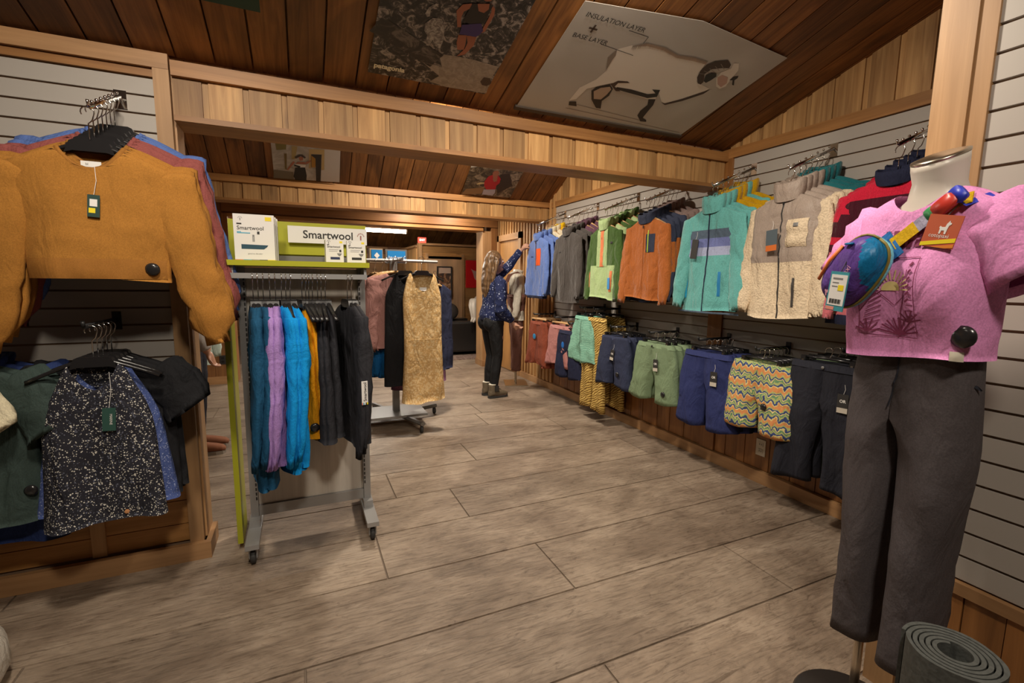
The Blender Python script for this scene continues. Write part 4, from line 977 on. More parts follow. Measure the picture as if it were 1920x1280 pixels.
pack('small white briefs carton with black window at the shelf end', (.268, 2.545, 1.457), .090, .110, .04, m_swb, True)
m_deep = F('deep_teal_knit', (24, 76, 110), heather=.3); m_purp = F('lilac_knit', (162, 128, 192), heather=.3); m_azure = F('azure_knit', (8, 142, 216), heather=.3); m_gold = F('gold_knit', (228, 152, 18)); m_blk2 = F('soft_black_knit', (42, 42, 47))
def base(label, group, mat, seed, L=.74, wsh=.20):
    T = Top(wsh=wsh, whem=.185, L=L, t=.022, them=.034, wn=.07, slope=.05, nf=.04, seed=seed, fold=.008)
    return T, mk_top('base_layer_top', label, 'top', group, T, [mat], sl=dict(ang=.08, ln=.66, r0=.066, r1=.042, ry=.5), seed=seed)
T, b1 = base('deep teal long-sleeved knit top on the rack', 'deep teal knit tops', m_deep, 51, .84)
T, b2 = base('lilac purple long-sleeved knit top between teal and azure ones', 'lilac knit tops', m_purp, 52, .72)
T, b3 = base('bright azure blue long-sleeved knit top beside the lilac ones', 'azure knit tops', m_azure, 53, .76)
T = Top(wsh=.085, whem=.13, L=.62, t=.018, them=.03, wn=.065, slope=.03, nf=.12, seed=54, fold=.012, tank=(.15, .20)); b4 = mk_top('bra_top', 'golden yellow strappy knit top on the merino rack', 'top', 'gold knit tops', T, [m_gold], seed=54); mobj('security_tag', *DISC, M_BLACKP, b4, True, loc=(.138, 0, -.57)).rotation_euler = (0, PI/2, 0)
T = Top(wsh=.10, whem=.17, L=.66, t=.020, them=.035, wn=.065, slope=.03, nf=.06, seed=55, fold=.012, tank=(.16, .20)); b5 = mk_top('tank_top', 'soft black sleeveless knit top beside the gold ones', 'top', 'black knit tank tops', T, [m_blk2], seed=55)
T, b6 = base('black long-sleeved knit top with a white Smartwool hang tag', 'black long-sleeved knit tops', m_blk2, 56, .68)
tg = MB().box(-.014, .014, -.002, 0, -.11, 0).build('hang_tag', M_WHITE, b6, loc=(.262, -.015, -.34)); tg.rotation_euler = (0, 0, PI/2); text_obj('tag_lettering', 'Smartwool', .02, M_INK, tg, (.002, -.0025, -.05), (PI/2, -PI/2, 0), bold=.0003)
for q, mm in enumerate((m_coral, m_cyan, M_WHITE, M_INK, M_YEL)): MB().box(-.014+q*.0056, -.014+(q+1)*.0056, -.0026, -.002, -.11, -.10).build('colour_bar', mm, tg)
RR = Row(None, 'black', -1.43, None, None, 'the lime side panel')
hx = [472, 481, 490, 502, 512, 523, 531, 539, 561, 568, 574, 581, 591, 598, 606, 650, 658]
kinds = [b1, b1, b1, b2, b2, b3, b3, b3, b4, b4, b4, b4, b5, b5, b5, b6, b6]
seen = set()
for px_, tm in zip(hx, kinds):
    X = -.290+(px_-432)/255*.585
    fst = id(tm) not in seen; seen.add(id(tm))
    RR.put(tm, (X, 2.455, 1.400), .145, None, None, fst, jit=.11, kind='black', hl='black hanger on the lime rack bar', hg='hangers on the merino rack bar')
# ================================================================ FOUR-WAY RACK
fw = thing('four_way_rack', 'grey steel four-way garment rack on casters', 'rack', (.80, 4.50, 0))
MB().box(-.03, .03, -.03, .03, .10, 1.55).build('post', M_GREYD, fw)
MB().box(-.26, .26, -.20, .20, .095, .115).build('base_plate', M_GREYM, fw)
for a in range(4):
    d = (math.cos(a*PI/2+.35), math.sin(a*PI/2+.35))
    MB().tube([(0, 0, .085), (d[0]*.46, d[1]*.46, .085)], (.025, .02), 6).build('base_arm', M_GREYD, fw)
    mobj('caster', *lathe([(.001, -.014), (.03, -.013), (.034, 0), (.03, .013), (.001, .014)], 14), M_RUBBER, fw, True, loc=(d[0]*.44, d[1]*.44, .0345)).rotation_euler = (0, PI/2, a)
for d in ((0, -1), (1, 0), (0, 1), (-1, 0)):
    MB().tube([(0, 0, 1.55), (d[0]*.42, d[1]*.42, 1.545)], (.012, .016), 6).build('hang_arm', M_GREYM, fw)
m_dress = spots('sand_batik', c8(200, 162, 108), c8(218, 188, 140), 60, .02); m_msw = F('mauve_sweat', (150, 108, 102)); m_ind = F('indigo', (52, 52, 88)); m_plum2 = F('plum_dress', (112, 74, 96)); m_nblue = F('petrol_blue', (12, 84, 140)); m_dkdenim = F('dark_denim', (44, 48, 72)); m_pale = F('pale_mint', (196, 214, 204))
T = Top(wsh=.13, whem=.20, L=1.13, t=.03, them=.075, wn=.10, slope=.03, nf=.16, seed=61, fold=.022, tank=(.185, .24), waist=.02)
dr = mk_top('dress', 'sand coloured batik sleeveless dress facing out on the rack', 'dress', None, T, [m_dress], seed=61)
part_patch('waist_seam', dr, T, -.145, .145, -.583, -.572, m_dress, .003, nx=14, nz=2); part_patch('neck_label', dr, T, -.03, .03, -.15, -.12, M_WHITE, -.01)
T = Top(wsh=.10, whem=.20, L=.98, t=.024, them=.05, wn=.08, slope=.03, nf=.10, seed=62, fold=.016, tank=(.17, .2)); bd_ = mk_top('dress', 'plain black sleeveless dress behind the sand coloured one', 'dress', None, T, [m_blktee], seed=62)
def swt(label, group, mat, seed, L=.64):
    T = Top(wsh=.22, whem=.22, L=L, t=.03, them=.045, wn=.08, nf=.05, seed=seed, fold=.012)
    return mk_top('sweatshirt', label, 'sweatshirt', group, T, [mat], sl=dict(ang=.10, ln=.60, r0=.09, r1=.062, ry=.55), seed=seed)
ms = swt('dusty mauve sweatshirt behind the dresses on the rack', 'mauve sweatshirts on the rack', m_msw, 63); ins = swt('indigo sweatshirt on the far side of the four-way rack', 'indigo sweatshirts', m_ind, 64, .66)
T = Top(wsh=.18, whem=.22, L=1.0, t=.026, them=.05, wn=.08, slope=.06, nf=.08, seed=65, fold=.016); pd = mk_top('dress', 'plum purple dress on a wooden hanger at the rack side', 'dress', 'plum dresses', T, [m_plum2], seed=65)
T = Top(wsh=.19, whem=.22, L=.86, t=.026, them=.05, wn=.08, slope=.07, nf=.08, seed=66, fold=.016); dd = mk_top('dress', 'dark denim blue dress on a wooden hanger beside the plum ones', 'dress', 'denim dresses', T, [m_dkdenim], seed=66)
pb = swt('petrol blue top between the merino rack and the sweatshirts', None, m_nblue, 67, .56); pb['group'] = 'petrol tops'
R4 = Row(None, 'black', .10, None, None); C4 = (.80, 4.50)
for i, (tm, f_, kd) in enumerate([(dr, 1, 'black'), (bd_, 1, 'black'), (ms, 1, 'wood'), (ms, 0, 'wood'), (ms, 0, 'wood')]):
    o = R4.put(tm, ((.97, .84, .77, .745, .72)[i], C4[1]-.40+i*.065, 1.575-.002*i), .145, None, None, bool(f_), jit=.05, kind=kd, hl=('wooden' if kd == 'wood' else 'black')+' hanger on the four-way rack front arm', hg='hangers on the front arm')
R4.rz = .35; R4.k = 0; R4.ref = 'the post'
for i, (tm, f_) in enumerate([(pd, 1), (dd, 1), (pd, 0), (dd, 0), (dd, 0)]):
    R4.put(tm, (C4[0]+.16+.06*i, C4[1]+.02, 1.46), .125, None, None, bool(f_), jit=.04, kind='wood', hl='wooden hanger on the four-way rack side arm', hg='hangers on the side arm')
R4.rz = -1.0; R4.k = 0
for i, (tm, f_) in enumerate([(ins, 1), (ins, 0), (pb, 1), (pb, 0)]):
    R4.put(tm, (C4[0]-.10-.07*i, C4[1]-.0, (1.56, 1.56, 1.30, 1.30)[i]), .145, None, None, bool(f_), jit=.04, kind='wood', hl='wooden hanger on the four-way rack far arm', hg='hangers on the far arm')
bs = thing('rack_sign', 'small blue sign box with a white diamond on the rack', 'sign', (.665, 4.62, 1.53))
M_SBLUE = plain('sign_blue', (.01, .20, .52), .5); M_KRAFT = plain('kraft_box', (.36, .25, .15), .7)
MB().box(-.06, .06, 0, .10, 0, .13).build('sign_body', M_KRAFT, bs); MB().box(-.045, .055, -.004, 0, .012, .118).build('sign_face', M_SBLUE, bs)
v, f = prism([(.005, .035), (.03, .065), (.005, .095), (-.02, .065)], -.006, -.004); mobj('diamond', v, f, M_WHITE, bs)
bs2 = thing('rack_sign', 'wide blue sign with white lettering on the grey rack rail', 'sign', (.86, 4.66, 1.53))
MB().box(-.10, .10, 0, .02, 0, .13).build('sign_body', M_GREYD, bs2); MB().box(-.085, .085, -.004, 0, .01, .115).build('sign_face', M_SBLUE, bs2); text_obj('lettering', 'hydrate', .05, M_WHITE, bs2, (0, -.006, .05))
# ================================================================ MANNEQUIN IN PINK T-SHIRT
M_MANN = plain('mannequin_cream', (.66, .60, .52), .35); M_STEEL = plain('brushed_steel', (.55, .48, .38), .28, 1.0); M_DISC = plain('black_base', (.03, .026, .024), .35)
MX, MY = 1.50, .69
RZM = RZW-.15
mn = thing('mannequin', 'headless cream mannequin on a steel pole with black round base', 'mannequin', (MX, MY, 0), RZM)
rings = []
for z, rx, ry, oy in ((1.205, .10, .055, 0), (1.24, .115, .065, 0), (1.35, .13, .085, -.01), (1.50, .145, .075, 0), (1.565, .11, .065, .005), (1.60, .066, .058, .005), (1.64, .054, .054, 0), (1.685, .057, .057, -.006), (1.70, .057, .057, -.008)):
    rings.append([(rx*math.cos(2*PI*k_/28), oy+ry*math.sin(2*PI*k_/28), z+(.024*math.sin(2*PI*k_/28) if z > 1.66 else 0)) for k_ in range(28)])
mobj('torso', *loft(rings), M_MANN, mn, True)
mobj('neck_cap', *loft([[(q*math.cos(2*PI*k_/28), -.008+q*math.sin(2*PI*k_/28), zc+.024*math.sin(2*PI*k_/28)*q/.058) for k_ in range(28)] for q, zc in ((.058, 1.7005), (.058, 1.706), (.045, 1.709), (.001, 1.710))]), M_STEEL, mn, True)
for sg in (-1, 1): mobj('leg', *tube([(sg*.075, 0, 1.06), (sg*.075, 0, .7), (sg*.075, .01, .42)], [.05, .05, .036], 14), M_MANN, mn, True)
MB().tube([(-.085, .03, .02), (-.085, .03, .44)], .0125, 12).build('pole', M_STEEL, mn, True)
mobj('base_disc', *lathe([(.001, 0), (.163, 0), (.166, .006), (.160, .013), (.03, .016), (.02, .03), (.001, .03)], 40), M_DISC, mn, True, loc=(-.105, .062, 0))
m_ptee = F('pink_jersey', (228, 150, 204), wr=.45); m_pant = F('charcoal_trousers', (82, 76, 78), rough=.7, wr=.4)
TT = Top(wsh=.168, whem=.160, L=.425, t=.078, them=.100, wn=.075, slope=.055, nf=.055, seed=71, fold=.010, bust=.035, back_nf=.0)
pt = mk_top('t_shirt', 'pink cropped t-shirt with desert print worn by the mannequin', 't-shirt', None, TT, [m_ptee], sl=dict(ang=.58, ln=.19, r0=.095, r1=.098, short=True, cuff=False, ry=.80, bend=.0), seed=71)
pt.location = (MX, MY, 1.618); pt.rotation_euler = (0, 0, RZM)
m_plumink = plain('ink_plum', (.22, .03, .09), .7); m_yelink = plain('ink_soft_yellow', (.75, .60, .25), .7)
def line_on(T, pts, wd, off=.0025):
    v = []; f = []
    P = []
    for (a, b), (c, d) in zip(pts, pts[1:]):
        n = max(2, int(math.hypot(c-a, d-b)/.012))
        P += [(lerp(a, c, i/n), lerp(b, d, i/n)) for i in range(n)]
    P.append(pts[-1])
    for i, (x, z) in enumerate(P):
        x2, z2 = P[min(i+1, len(P)-1)]; x1, z1 = P[max(0, i-1)]; dx, dz = x2-x1, z2-z1; l = math.hypot(dx, dz) or 1; nx, nz_ = -dz/l*wd/2, dx/l*wd/2
        for s_ in (1, -1): v.append((x+s_*nx, T.front(x+s_*nx, z+s_*nz_)-off, z+s_*nz_))
    for i in range(len(P)-1): f.append((2*i, 2*i+1, 2*i+3, 2*i+2))
    return v, f
pr = MB()
for pts, wd in [([(-.085, -.37), (.055, -.37), (.055, -.17), (-.085, -.17), (-.085, -.37)], .002), ([(-.085, -.31), (-.04, -.255), (0, -.29), (.055, -.24)], .002), ([(.015, -.37), (.03, -.20)], .003)]: pr.add(*line_on(TT, pts, wd))
for cx, cz, n_, ln in ((.015, -.365, 9, .045), (-.06, -.362, 6, .035), (.04, -.33, 6, .03)):
    for a in range(n_): an = lerp(.25, PI-.25, a/(n_-1)); pr.add(*line_on(TT, [(cx, cz), (cx+ln*math.cos(an), cz+ln*math.sin(an))], .004))
for q in range(7): pr.add(*line_on(TT, [(-.08+q*.004, -.345+q*.012), (-.03, -.33+q*.013)], .0022))
for q in range(6): pr.add(*line_on(TT, [(.034, -.33+q*.014), (.052, -.328+q*.013)], .0022)); pr.add(*line_on(TT, [(.03+q*.001, -.28+q*.018), (.042, -.272+q*.018)], .006))
pr.build('print_outline', m_plumink, pt)
pr = MB()
for q in range(12): an = PI*q/11; pr.add(*line_on(TT, [(-.01+.025*math.cos(an), -.25+.025*math.sin(an)), (-.01+.05*math.cos(an), -.25+.05*math.sin(an))], .003))

for q in range(14): an = PI*q/13; pr.add(*line_on(TT, [(-.01, -.25), (-.01+.021*math.cos(an), -.25+.021*math.sin(an))], .005))
pr.build('print_sun', m_yelink, pt)
pr = MB()
for r_ in range(2):
    for q in range(6): pr.add(*line_on(TT, [(-.05+q*.02, -.135+r_*.026), (-.037+q*.02, -.135+r_*.026)], .018))
pr.build('print_lettering', m_plumink, pt)
part_patch('hem_label', pt, TT, .125, .148, -.415, -.392, M_OUTLET, .004, nx=3, nz=3)
security_tag(pt, TT, .147, -.355).scale = (1.25, 1.25, 1)
BB = Bottom(W=.136, L=.93, crotch=.27, out=.122, gap=.020, t=.070, them=.078, seed=72, fold=.006, hip=.02)
tr = mk_bottom('trousers', 'dark grey hiking trousers worn by the mannequin', 'trousers', None, BB, m_pant)
tr.location = (MX, MY, 1.258); tr.rotation_euler = (0, 0, RZM)
for sg in (-1, 1): mobj('pocket_seam', *line_on(BB, [(sg*.09, -.045), (sg*.125, -.10), (sg*.155, -.125)], .004, .003), m_blackc, tr)
mobj('fly_seam', *line_on(BB, [(.0, -.03), (.004, -.12), (-.002, -.20)], .004, .003), m_blackc, tr)
# sling bag
bag = thing('sling_bag', 'purple and teal sling bag strapped across the pink t-shirt', 'bag', (MX, MY, 1.618), RZM)
m_bpur = F('bag_purple', (92, 62, 140), rough=.5); m_bteal = F('bag_teal', (20, 110, 160), rough=.4); m_bsky = F('bag_sky', (120, 200, 220), rough=.5); m_bolive = plain('bag_olive', (.22, .17, .03), .6); m_strap = F('strap_yellow', (200, 160, 20)); m_sgrey = F('strap_grey', (150, 145, 165)); m_bblue = F('bag_blue', (50, 110, 170), rough=.35)
def bag_shell(sx, sz, sy, n=28, m=10, front=True):
    rings = []
    for j in range(m+1):
        a = PI/2*j/m; r_ = math.cos(a)**.55 if j < m else .02; d = math.sin(a)
        rings.append([(sx*r_*sgp(math.cos(2*PI*k_/n), .8), -sy*d, sz*r_*sgp(math.sin(2*PI*k_/n), .8)) for k_ in range(n)])
    return loft(rings, (True, True))
BM = Matrix.Translation((-.092, TT.front(-.06, -.23)-.010, -.205)) @ Matrix.Rotation(-.95, 4, 'Y') @ Matrix.Rotation(.0, 4, 'Z')
def bagpart(name, vf, mat, sm=True):
    v, f = vf; return mobj(name, [BM @ Vector(p) for p in v], f, mat, bag, sm)
_v, _f = bag_shell(.100, .066, .050, 64, 26)
bp_ = mobj('body', [BM @ Vector(q) for q in _v], _f, [m_bpur, m_bteal], bag, True, idx=[1 if (lambda c: c[0]*.8-c[2] > .058)([sum(_v[a][k_] for a in q)/len(q) for k_ in range(3)]) else 0 for q in _f])
bagpart('back_panel', loft([[(sx_*sgp(math.cos(2*PI*k_/28), .8), y_, sz_*sgp(math.sin(2*PI*k_/28), .8)) for k_ in range(28)] for sx_, sz_, y_ in ((.098, .064, .014), (.104, .070, .010), (.104, .070, .0), (.098, .064, -.002))]), m_bsky)
bagpart('piping', tube([(.103*sgp(math.cos(2*PI*k_/28), .8), -.004, .0685*sgp(math.sin(2*PI*k_/28), .8)) for k_ in range(29)], .0035, 6), m_bolive)
bagpart('zip', tube([(-.06, -.040, .050), (0, -.046, .052), (.05, -.040, .050)], (.003, .005), 6), plain('zip_orange', (.75, .18, .03), .5))
bagpart('zip_pull', tube([(.06, -.042, .044), (.072, -.046, .026)], (.006, .003), 6), m_bteal)
lt = text_obj('lettering', 'cotopaxi', .020, plain('ink_pink', (.75, .35, .45), .6), bag, (0, 0, 0)); lt.matrix_local = BM @ Matrix.Translation((-.01, -.0515, -.010)) @ Matrix.Rotation(PI/2, 4, 'X')
LLAMA = [(.0, .0), (.10, .0), (.12, .22), (.30, .24), (.34, .0), (.44, .0), (.46, .34), (.50, .58), (.62, .68), (.60, .76), (.50, .80), (.48, .92), (.42, .82), (.34, .70), (.30, .48), (.10, .46), (-.02, .52), (-.06, .42), (.0, .34)]
def llama(parent, x, y, z, s, mat):
    v, f = prism([(x+(a-.25)*s, z+(b-.4)*s) for a, b in LLAMA], y-.0006, y); return mobj('llama_mark', v, f, mat, parent)
ll = llama(bag, 0, 0, 0, .034, plain('ink_pink_b', (.75, .35, .45), .6)); ll.matrix_local = BM @ Matrix.Translation((-.062, -.047, .0)) @ Matrix.Rotation(.9, 4, 'Y')
def strap(name, pts, wd, mat, off=.006):
    """flat webbing draped over the chest; pts in (x, z)"""
    v, f = line_on(TT, pts, wd, off); v2 = [(a, b-.003, c) for a, b, c in v]; n = len(v); mb = MB(); mb.add(v2, f); mb.add(v, [tuple(reversed(q)) for q in f])
    return mb.build(name, mat, bag)
strap('strap_wing', [(-.055, -.165), (-.012, -.128)], .075, m_bblue, .010)
strap('strap', [(-.02, -.135), (.03, -.095)], .034, m_strap, .011)
strap('strap_grey', [(.028, -.097), (.055, -.075)], .032, m_sgrey, .010)
strap('strap_upper', [(.053, -.077), (.085, -.050), (.115, -.034)], .032, m_strap, .010)
bk = mobj('buckle', *loft([[(sx_*sgp(math.cos(2*PI*k_/16), .5), y_, sz_*sgp(math.sin(2*PI*k_/16), .5)) for k_ in range(16)] for sx_, sz_, y_ in ((.026, .017, 0), (.028, .019, -.004), (.026, .017, -.011))]), plain('buckle_red', (.60, .045, .03), .35), bag, True, loc=(.082, TT.front(.082, -.055)-.014, -.050)); bk.rotation_euler = (0, -.70, 0)
for dx, mm in ((-.030, plain('buckle_green', (.05, .30, .10), .4)), (.032, plain('buckle_blue', (.03, .05, .55), .4))):
    b2_ = mobj('buckle_end', *loft([[(sx_*sgp(math.cos(2*PI*k_/16), .5), y_, sz_*sgp(math.sin(2*PI*k_/16), .5)) for k_ in range(16)] for sx_, sz_, y_ in ((.014, .019, 0), (.014, .019, -.010))]), mm, bag, True, loc=(.082+dx*.77, TT.front(.082, -.055)-.012, -.050+dx*.64)); b2_.rotation_euler = (0, -.70, 0)
strap('strap_loop', [(.115, -.036), (.128, -.046)], .03, plain('loop_blue', (.04, .05, .5), .5), .012)
# big orange tag and small white tag
ot = MB().box(-.036, .036, -.001, .001, -.075, 0).build('hang_tag', plain('tag_rust', (.52, .11, .05), .5), bag, loc=(.095, TT.front(.095, -.10)-.018, -.075)); ot.rotation_euler = (-.05, .20, 0)
llama(ot, .004, -.0012, -.030, .034, M_WHITE); text_obj('tag_lettering', 'cotopaxi', .0125, M_WHITE, ot, (-.002, -.0016, -.048))
v, f = prism([(-.036, -.075), (-.036, -.066), (.036, -.050), (.036, -.060)], -.0018, -.0011); mobj('tag_stripe', v, f, M_YEL, ot)
v, f = prism([(-.010, -.075), (.036, -.064), (.036, -.072), (.02, -.075)], -.0018, -.0011); mobj('tag_stripe', v, f, plain('tag_orange_stripe', (.75, .24, .03), .5), ot)
MB().tube([(0, 0, -.003), (.004, .006, .012), (.008, .012, .026)], .001, 5).build('tag_string', M_INK, ot)
wt_ = MB().box(-.026, .026, -.0015, .0015, -.105, 0).build('hang_tag', plain('tag_teal', (.05, .30, .36), .5), bag, loc=(-.085, TT.front(-.06, -.23)-.070, -.205)); wt_.rotation_euler = (0, .10, 0)
MB().box(-.022, .024, -.0022, -.0015, -.090, -.008).build('price_label', M_WHITE, wt_); MB().box(.002, .018, -.0028, -.0022, -.05, -.035).build('price_sticker', M_YEL, wt_)
bc = MB()
for q in range(12): bc.box(-.016+q*.0028, -.016+q*.0028+(.0012 if q % 3 else .002), -.0028, -.0022, -.085, -.073)
bc.build('barcode', M_INK, wt_); MB().box(-.016, .012, -.0028, -.0022, -.020, -.016).box(-.016, .002, -.0028, -.0022, -.030, -.028).box(-.016, .0, -.0028, -.0022, -.04, -.038).build('label_lettering', M_GREY_INK, wt_)
MB().box(-.024, .0, -.0024, -.0015, -.103, -.094).build('tag_stripe', m_coral, wt_); MB().tube([(0, 0, -.003), (.002, .012, .03), (.006, .03, .075)], .0012, 5).build('tag_string', M_INK, wt_)
# ---- yoga mat roll
def mat_roll():
    v = []; f = []; n = 200; turns = 5.2; z0, z1 = 0, .61
    for i in range(n+1):
        a = 2*PI*turns*i/n; r0 = .024+(.080-.024)*i/n; t = .0078
        for r_ in (r0, r0+t):
            rr = r_+(.0012*math.sin(a*44) if (i > n-n/turns and r_ > r0) else 0)
            for z in (z0, z1): v.append((rr*math.cos(a), rr*math.sin(a), z))
    for i in range(n):
        a, b = 4*i, 4*i+4
        f += [(a, a+1, b+1, b), (a+2, b+2, b+3, a+3), (a+1, a+3, b+3, b+1), (a, b, b+2, a+2)]
    f += [(0, 2, 3, 1), (4*n, 4*n+1, 4*n+3, 4*n+2)]
    return v, f
ym = mobj('yoga_mat', *mat_roll(), fabric('mat_rubber', c8(84, 86, 83), rough=.75, wr=.1, weave=90, fuzz=.3), None, False, loc=(1.235, .440, 0)); ym.rotation_euler = (0, 0, .6)
tag(ym, 'grey foam yoga mat rolled up and standing on the floor', 'yoga mat')
wp = mobj('floor_cushion', *loft([[(q*math.cos(2*PI*k_/28), q*math.sin(2*PI*k_/28), z) for k_ in range(28)] for q, z in ((.10, 0), (.215, .01), (.245, .07), (.24, .15), (.20, .23), (.11, .27), (.001, .28))]), F('cushion_white', (205, 198, 186)), None, True, loc=(-1.19, 1.95, 0))
tag(wp, 'white rounded floor cushion at the edge of the walkway', 'cushion')

# ================================================================ PEOPLE
def remesh(mb, name, mat, parent, vox=.008, smooth=6, wrinkle=0, seed=0):
    me = bpy.data.meshes.new('tmp'); me.from_pydata(mb.v, [], mb.f); me.update(); o = bpy.data.objects.new('tmp', me); COL.objects.link(o)
    m = o.modifiers.new('r', 'REMESH'); m.mode = 'VOXEL'; m.voxel_size = vox
    if smooth: q = o.modifiers.new('s', 'SMOOTH'); q.factor = .5; q.iterations = smooth
    dg = bpy.context.evaluated_depsgraph_get(); r = bpy.data.meshes.new_from_object(o.evaluated_get(dg))
    bpy.data.objects.remove(o); bpy.data.meshes.remove(me)
    if wrinkle:
        ns = [v.normal.copy() for v in r.vertices]
        for v, n_ in zip(r.vertices, ns): v.co += n_*wrinkle*(noise.noise((v.co.x*14+seed, v.co.y*14, v.co.z*22))+.5*noise.noise((v.co.x*30, v.co.y*30+seed, v.co.z*40)))
    r.name = name; r.materials.clear(); r.materials.append(mat); r.polygons.foreach_set('use_smooth', [True]*len(r.polygons))
    ob = bpy.data.objects.new(name, r); return link(ob, parent)
def ell(mb, c, r, n=16, m=10):
    rings = [[(c[0]+r[0]*math.sin(a)*math.cos(2*PI*k_/n), c[1]+r[1]*math.sin(a)*math.sin(2*PI*k_/n), c[2]-r[2]*math.cos(a)) for k_ in range(n)] for a in [lerp(.12, PI-.12, j/m) for j in range(m+1)]]
    mb.loft(rings)
def hand(mb, wrist, dirv, spread, curl, side):
    """palm, four unequal bent fingers and a thumb"""
    w_ = Vector(wrist); d = Vector(dirv).normalized(); s_ = Vector(spread).normalized(); n_ = d.cross(s_).normalized()*side
    palm = w_+d*.045
    mb.tube([w_, w_+d*.03, w_+d*.085], [(.022, .020), (.026, .034), (.017, .038)] if abs(n_.z) > .5 else [(.024, .022), (.030, .026), (.030, .022)], 10)
    for q, ln in zip((-.030, -.010, .010, .029), (.062, .074, .070, .055)):
        b = w_+d*.080+s_*q; e1 = b+(d*math.cos(curl*.5)+n_*math.sin(curl*.5))*ln*.5; e2 = e1+(d*math.cos(curl*1.4)+n_*math.sin(curl*1.4))*ln*.5
        mb.tube([b-d*.02, b, e1, e2], [.009, .0092, .0085, .0065], 8)
    b = w_+d*.03-s_*.028; mb.tube([b, b+d*.025-s_*.025+n_*.01, b+d*.055-s_*.028+n_*.024], [.012, .010, .0075], 8)
M_SKIN = plain('skin', (.50, .265, .175), .5); M_HAIR = None
def hair_mat():
    m, nt, N, Lk, b = newmat('blond_brown_hair'); tc = N.new('ShaderNodeTexCoord'); mp = N.new('ShaderNodeMapping'); mp.inputs['Scale'].default_value = (90, 90, 3); Lk.new(tc.outputs['Object'], mp.inputs[0])
    n = N.new('ShaderNodeTexNoise'); n.inputs['Scale'].default_value = 1; n.inputs['Detail'].default_value = 3; Lk.new(mp.outputs[0], n.inputs[0])
    r = ramp(N, [(.35, (.055, .028, .012)), (.65, (.22, .125, .06))]); Lk.new(n.outputs[0], r.inputs[0]); Lk.new(r.outputs[0], b.inputs['Base Color']); b.inputs['Roughness'].default_value = .4
    bp = N.new('ShaderNodeBump'); bp.inputs['Strength'].default_value = .5; bp.inputs['Distance'].default_value = .004; Lk.new(n.outputs[0], bp.inputs['Height']); Lk.new(bp.outputs[0], b.inputs['Normal']); return m
def boot(mb, ax, ay, fwd, ln=.25, h=.13, w_=.042):
    """ankle boot standing at (ax, ay) pointing along angle fwd"""
    R_ = Matrix.Translation((ax, ay, 0)) @ Matrix.Rotation(fwd, 4, 'Z'); P = lambda x, y, z: tuple(R_ @ Vector((x, y, z)))
    rings = []
    for x, hh, ww in ((-.075, .06, .026), (-.065, .075, .034), (-.02, .085, w_*.9), (.05, .075, w_), (.11, .060, w_*1.08), (.155, .045, w_*.95), (.175, .03, w_*.55)):
        rings.append([P(x, ww*sgp(math.cos(2*PI*k_/14), .7), hh*.5+.022+hh*.5*sgp(math.sin(2*PI*k_/14), .7)) for k_ in range(14)])
    mb.loft(rings); mb.tube([P(-.02, 0, .05), P(-.022, 0, h)], [(.045, .052), (.046, .054)], 14)
def sole(mb, ax, ay, fwd):
    R_ = Matrix.Translation((ax, ay, 0)) @ Matrix.Rotation(fwd, 4, 'Z')
    out = [(-.085, 0), (-.075, .030), (-.02, .038), (.05, .042), (.12, .046), (.165, .034), (.182, 0)]
    pts = out+[(x, -y) for x, y in reversed(out[1:-1])]
    n = len(pts); v = [tuple(R_ @ Vector((x, y, 0))) for x, y in pts]+[tuple(R_ @ Vector((x, y, .028))) for x, y in pts]
    mb.add(v, [tuple(range(n-1, -1, -1)), tuple(range(n, 2*n))]+[(i, (i+1) % n, (i+1) % n+n, i+n) for i in range(n)])
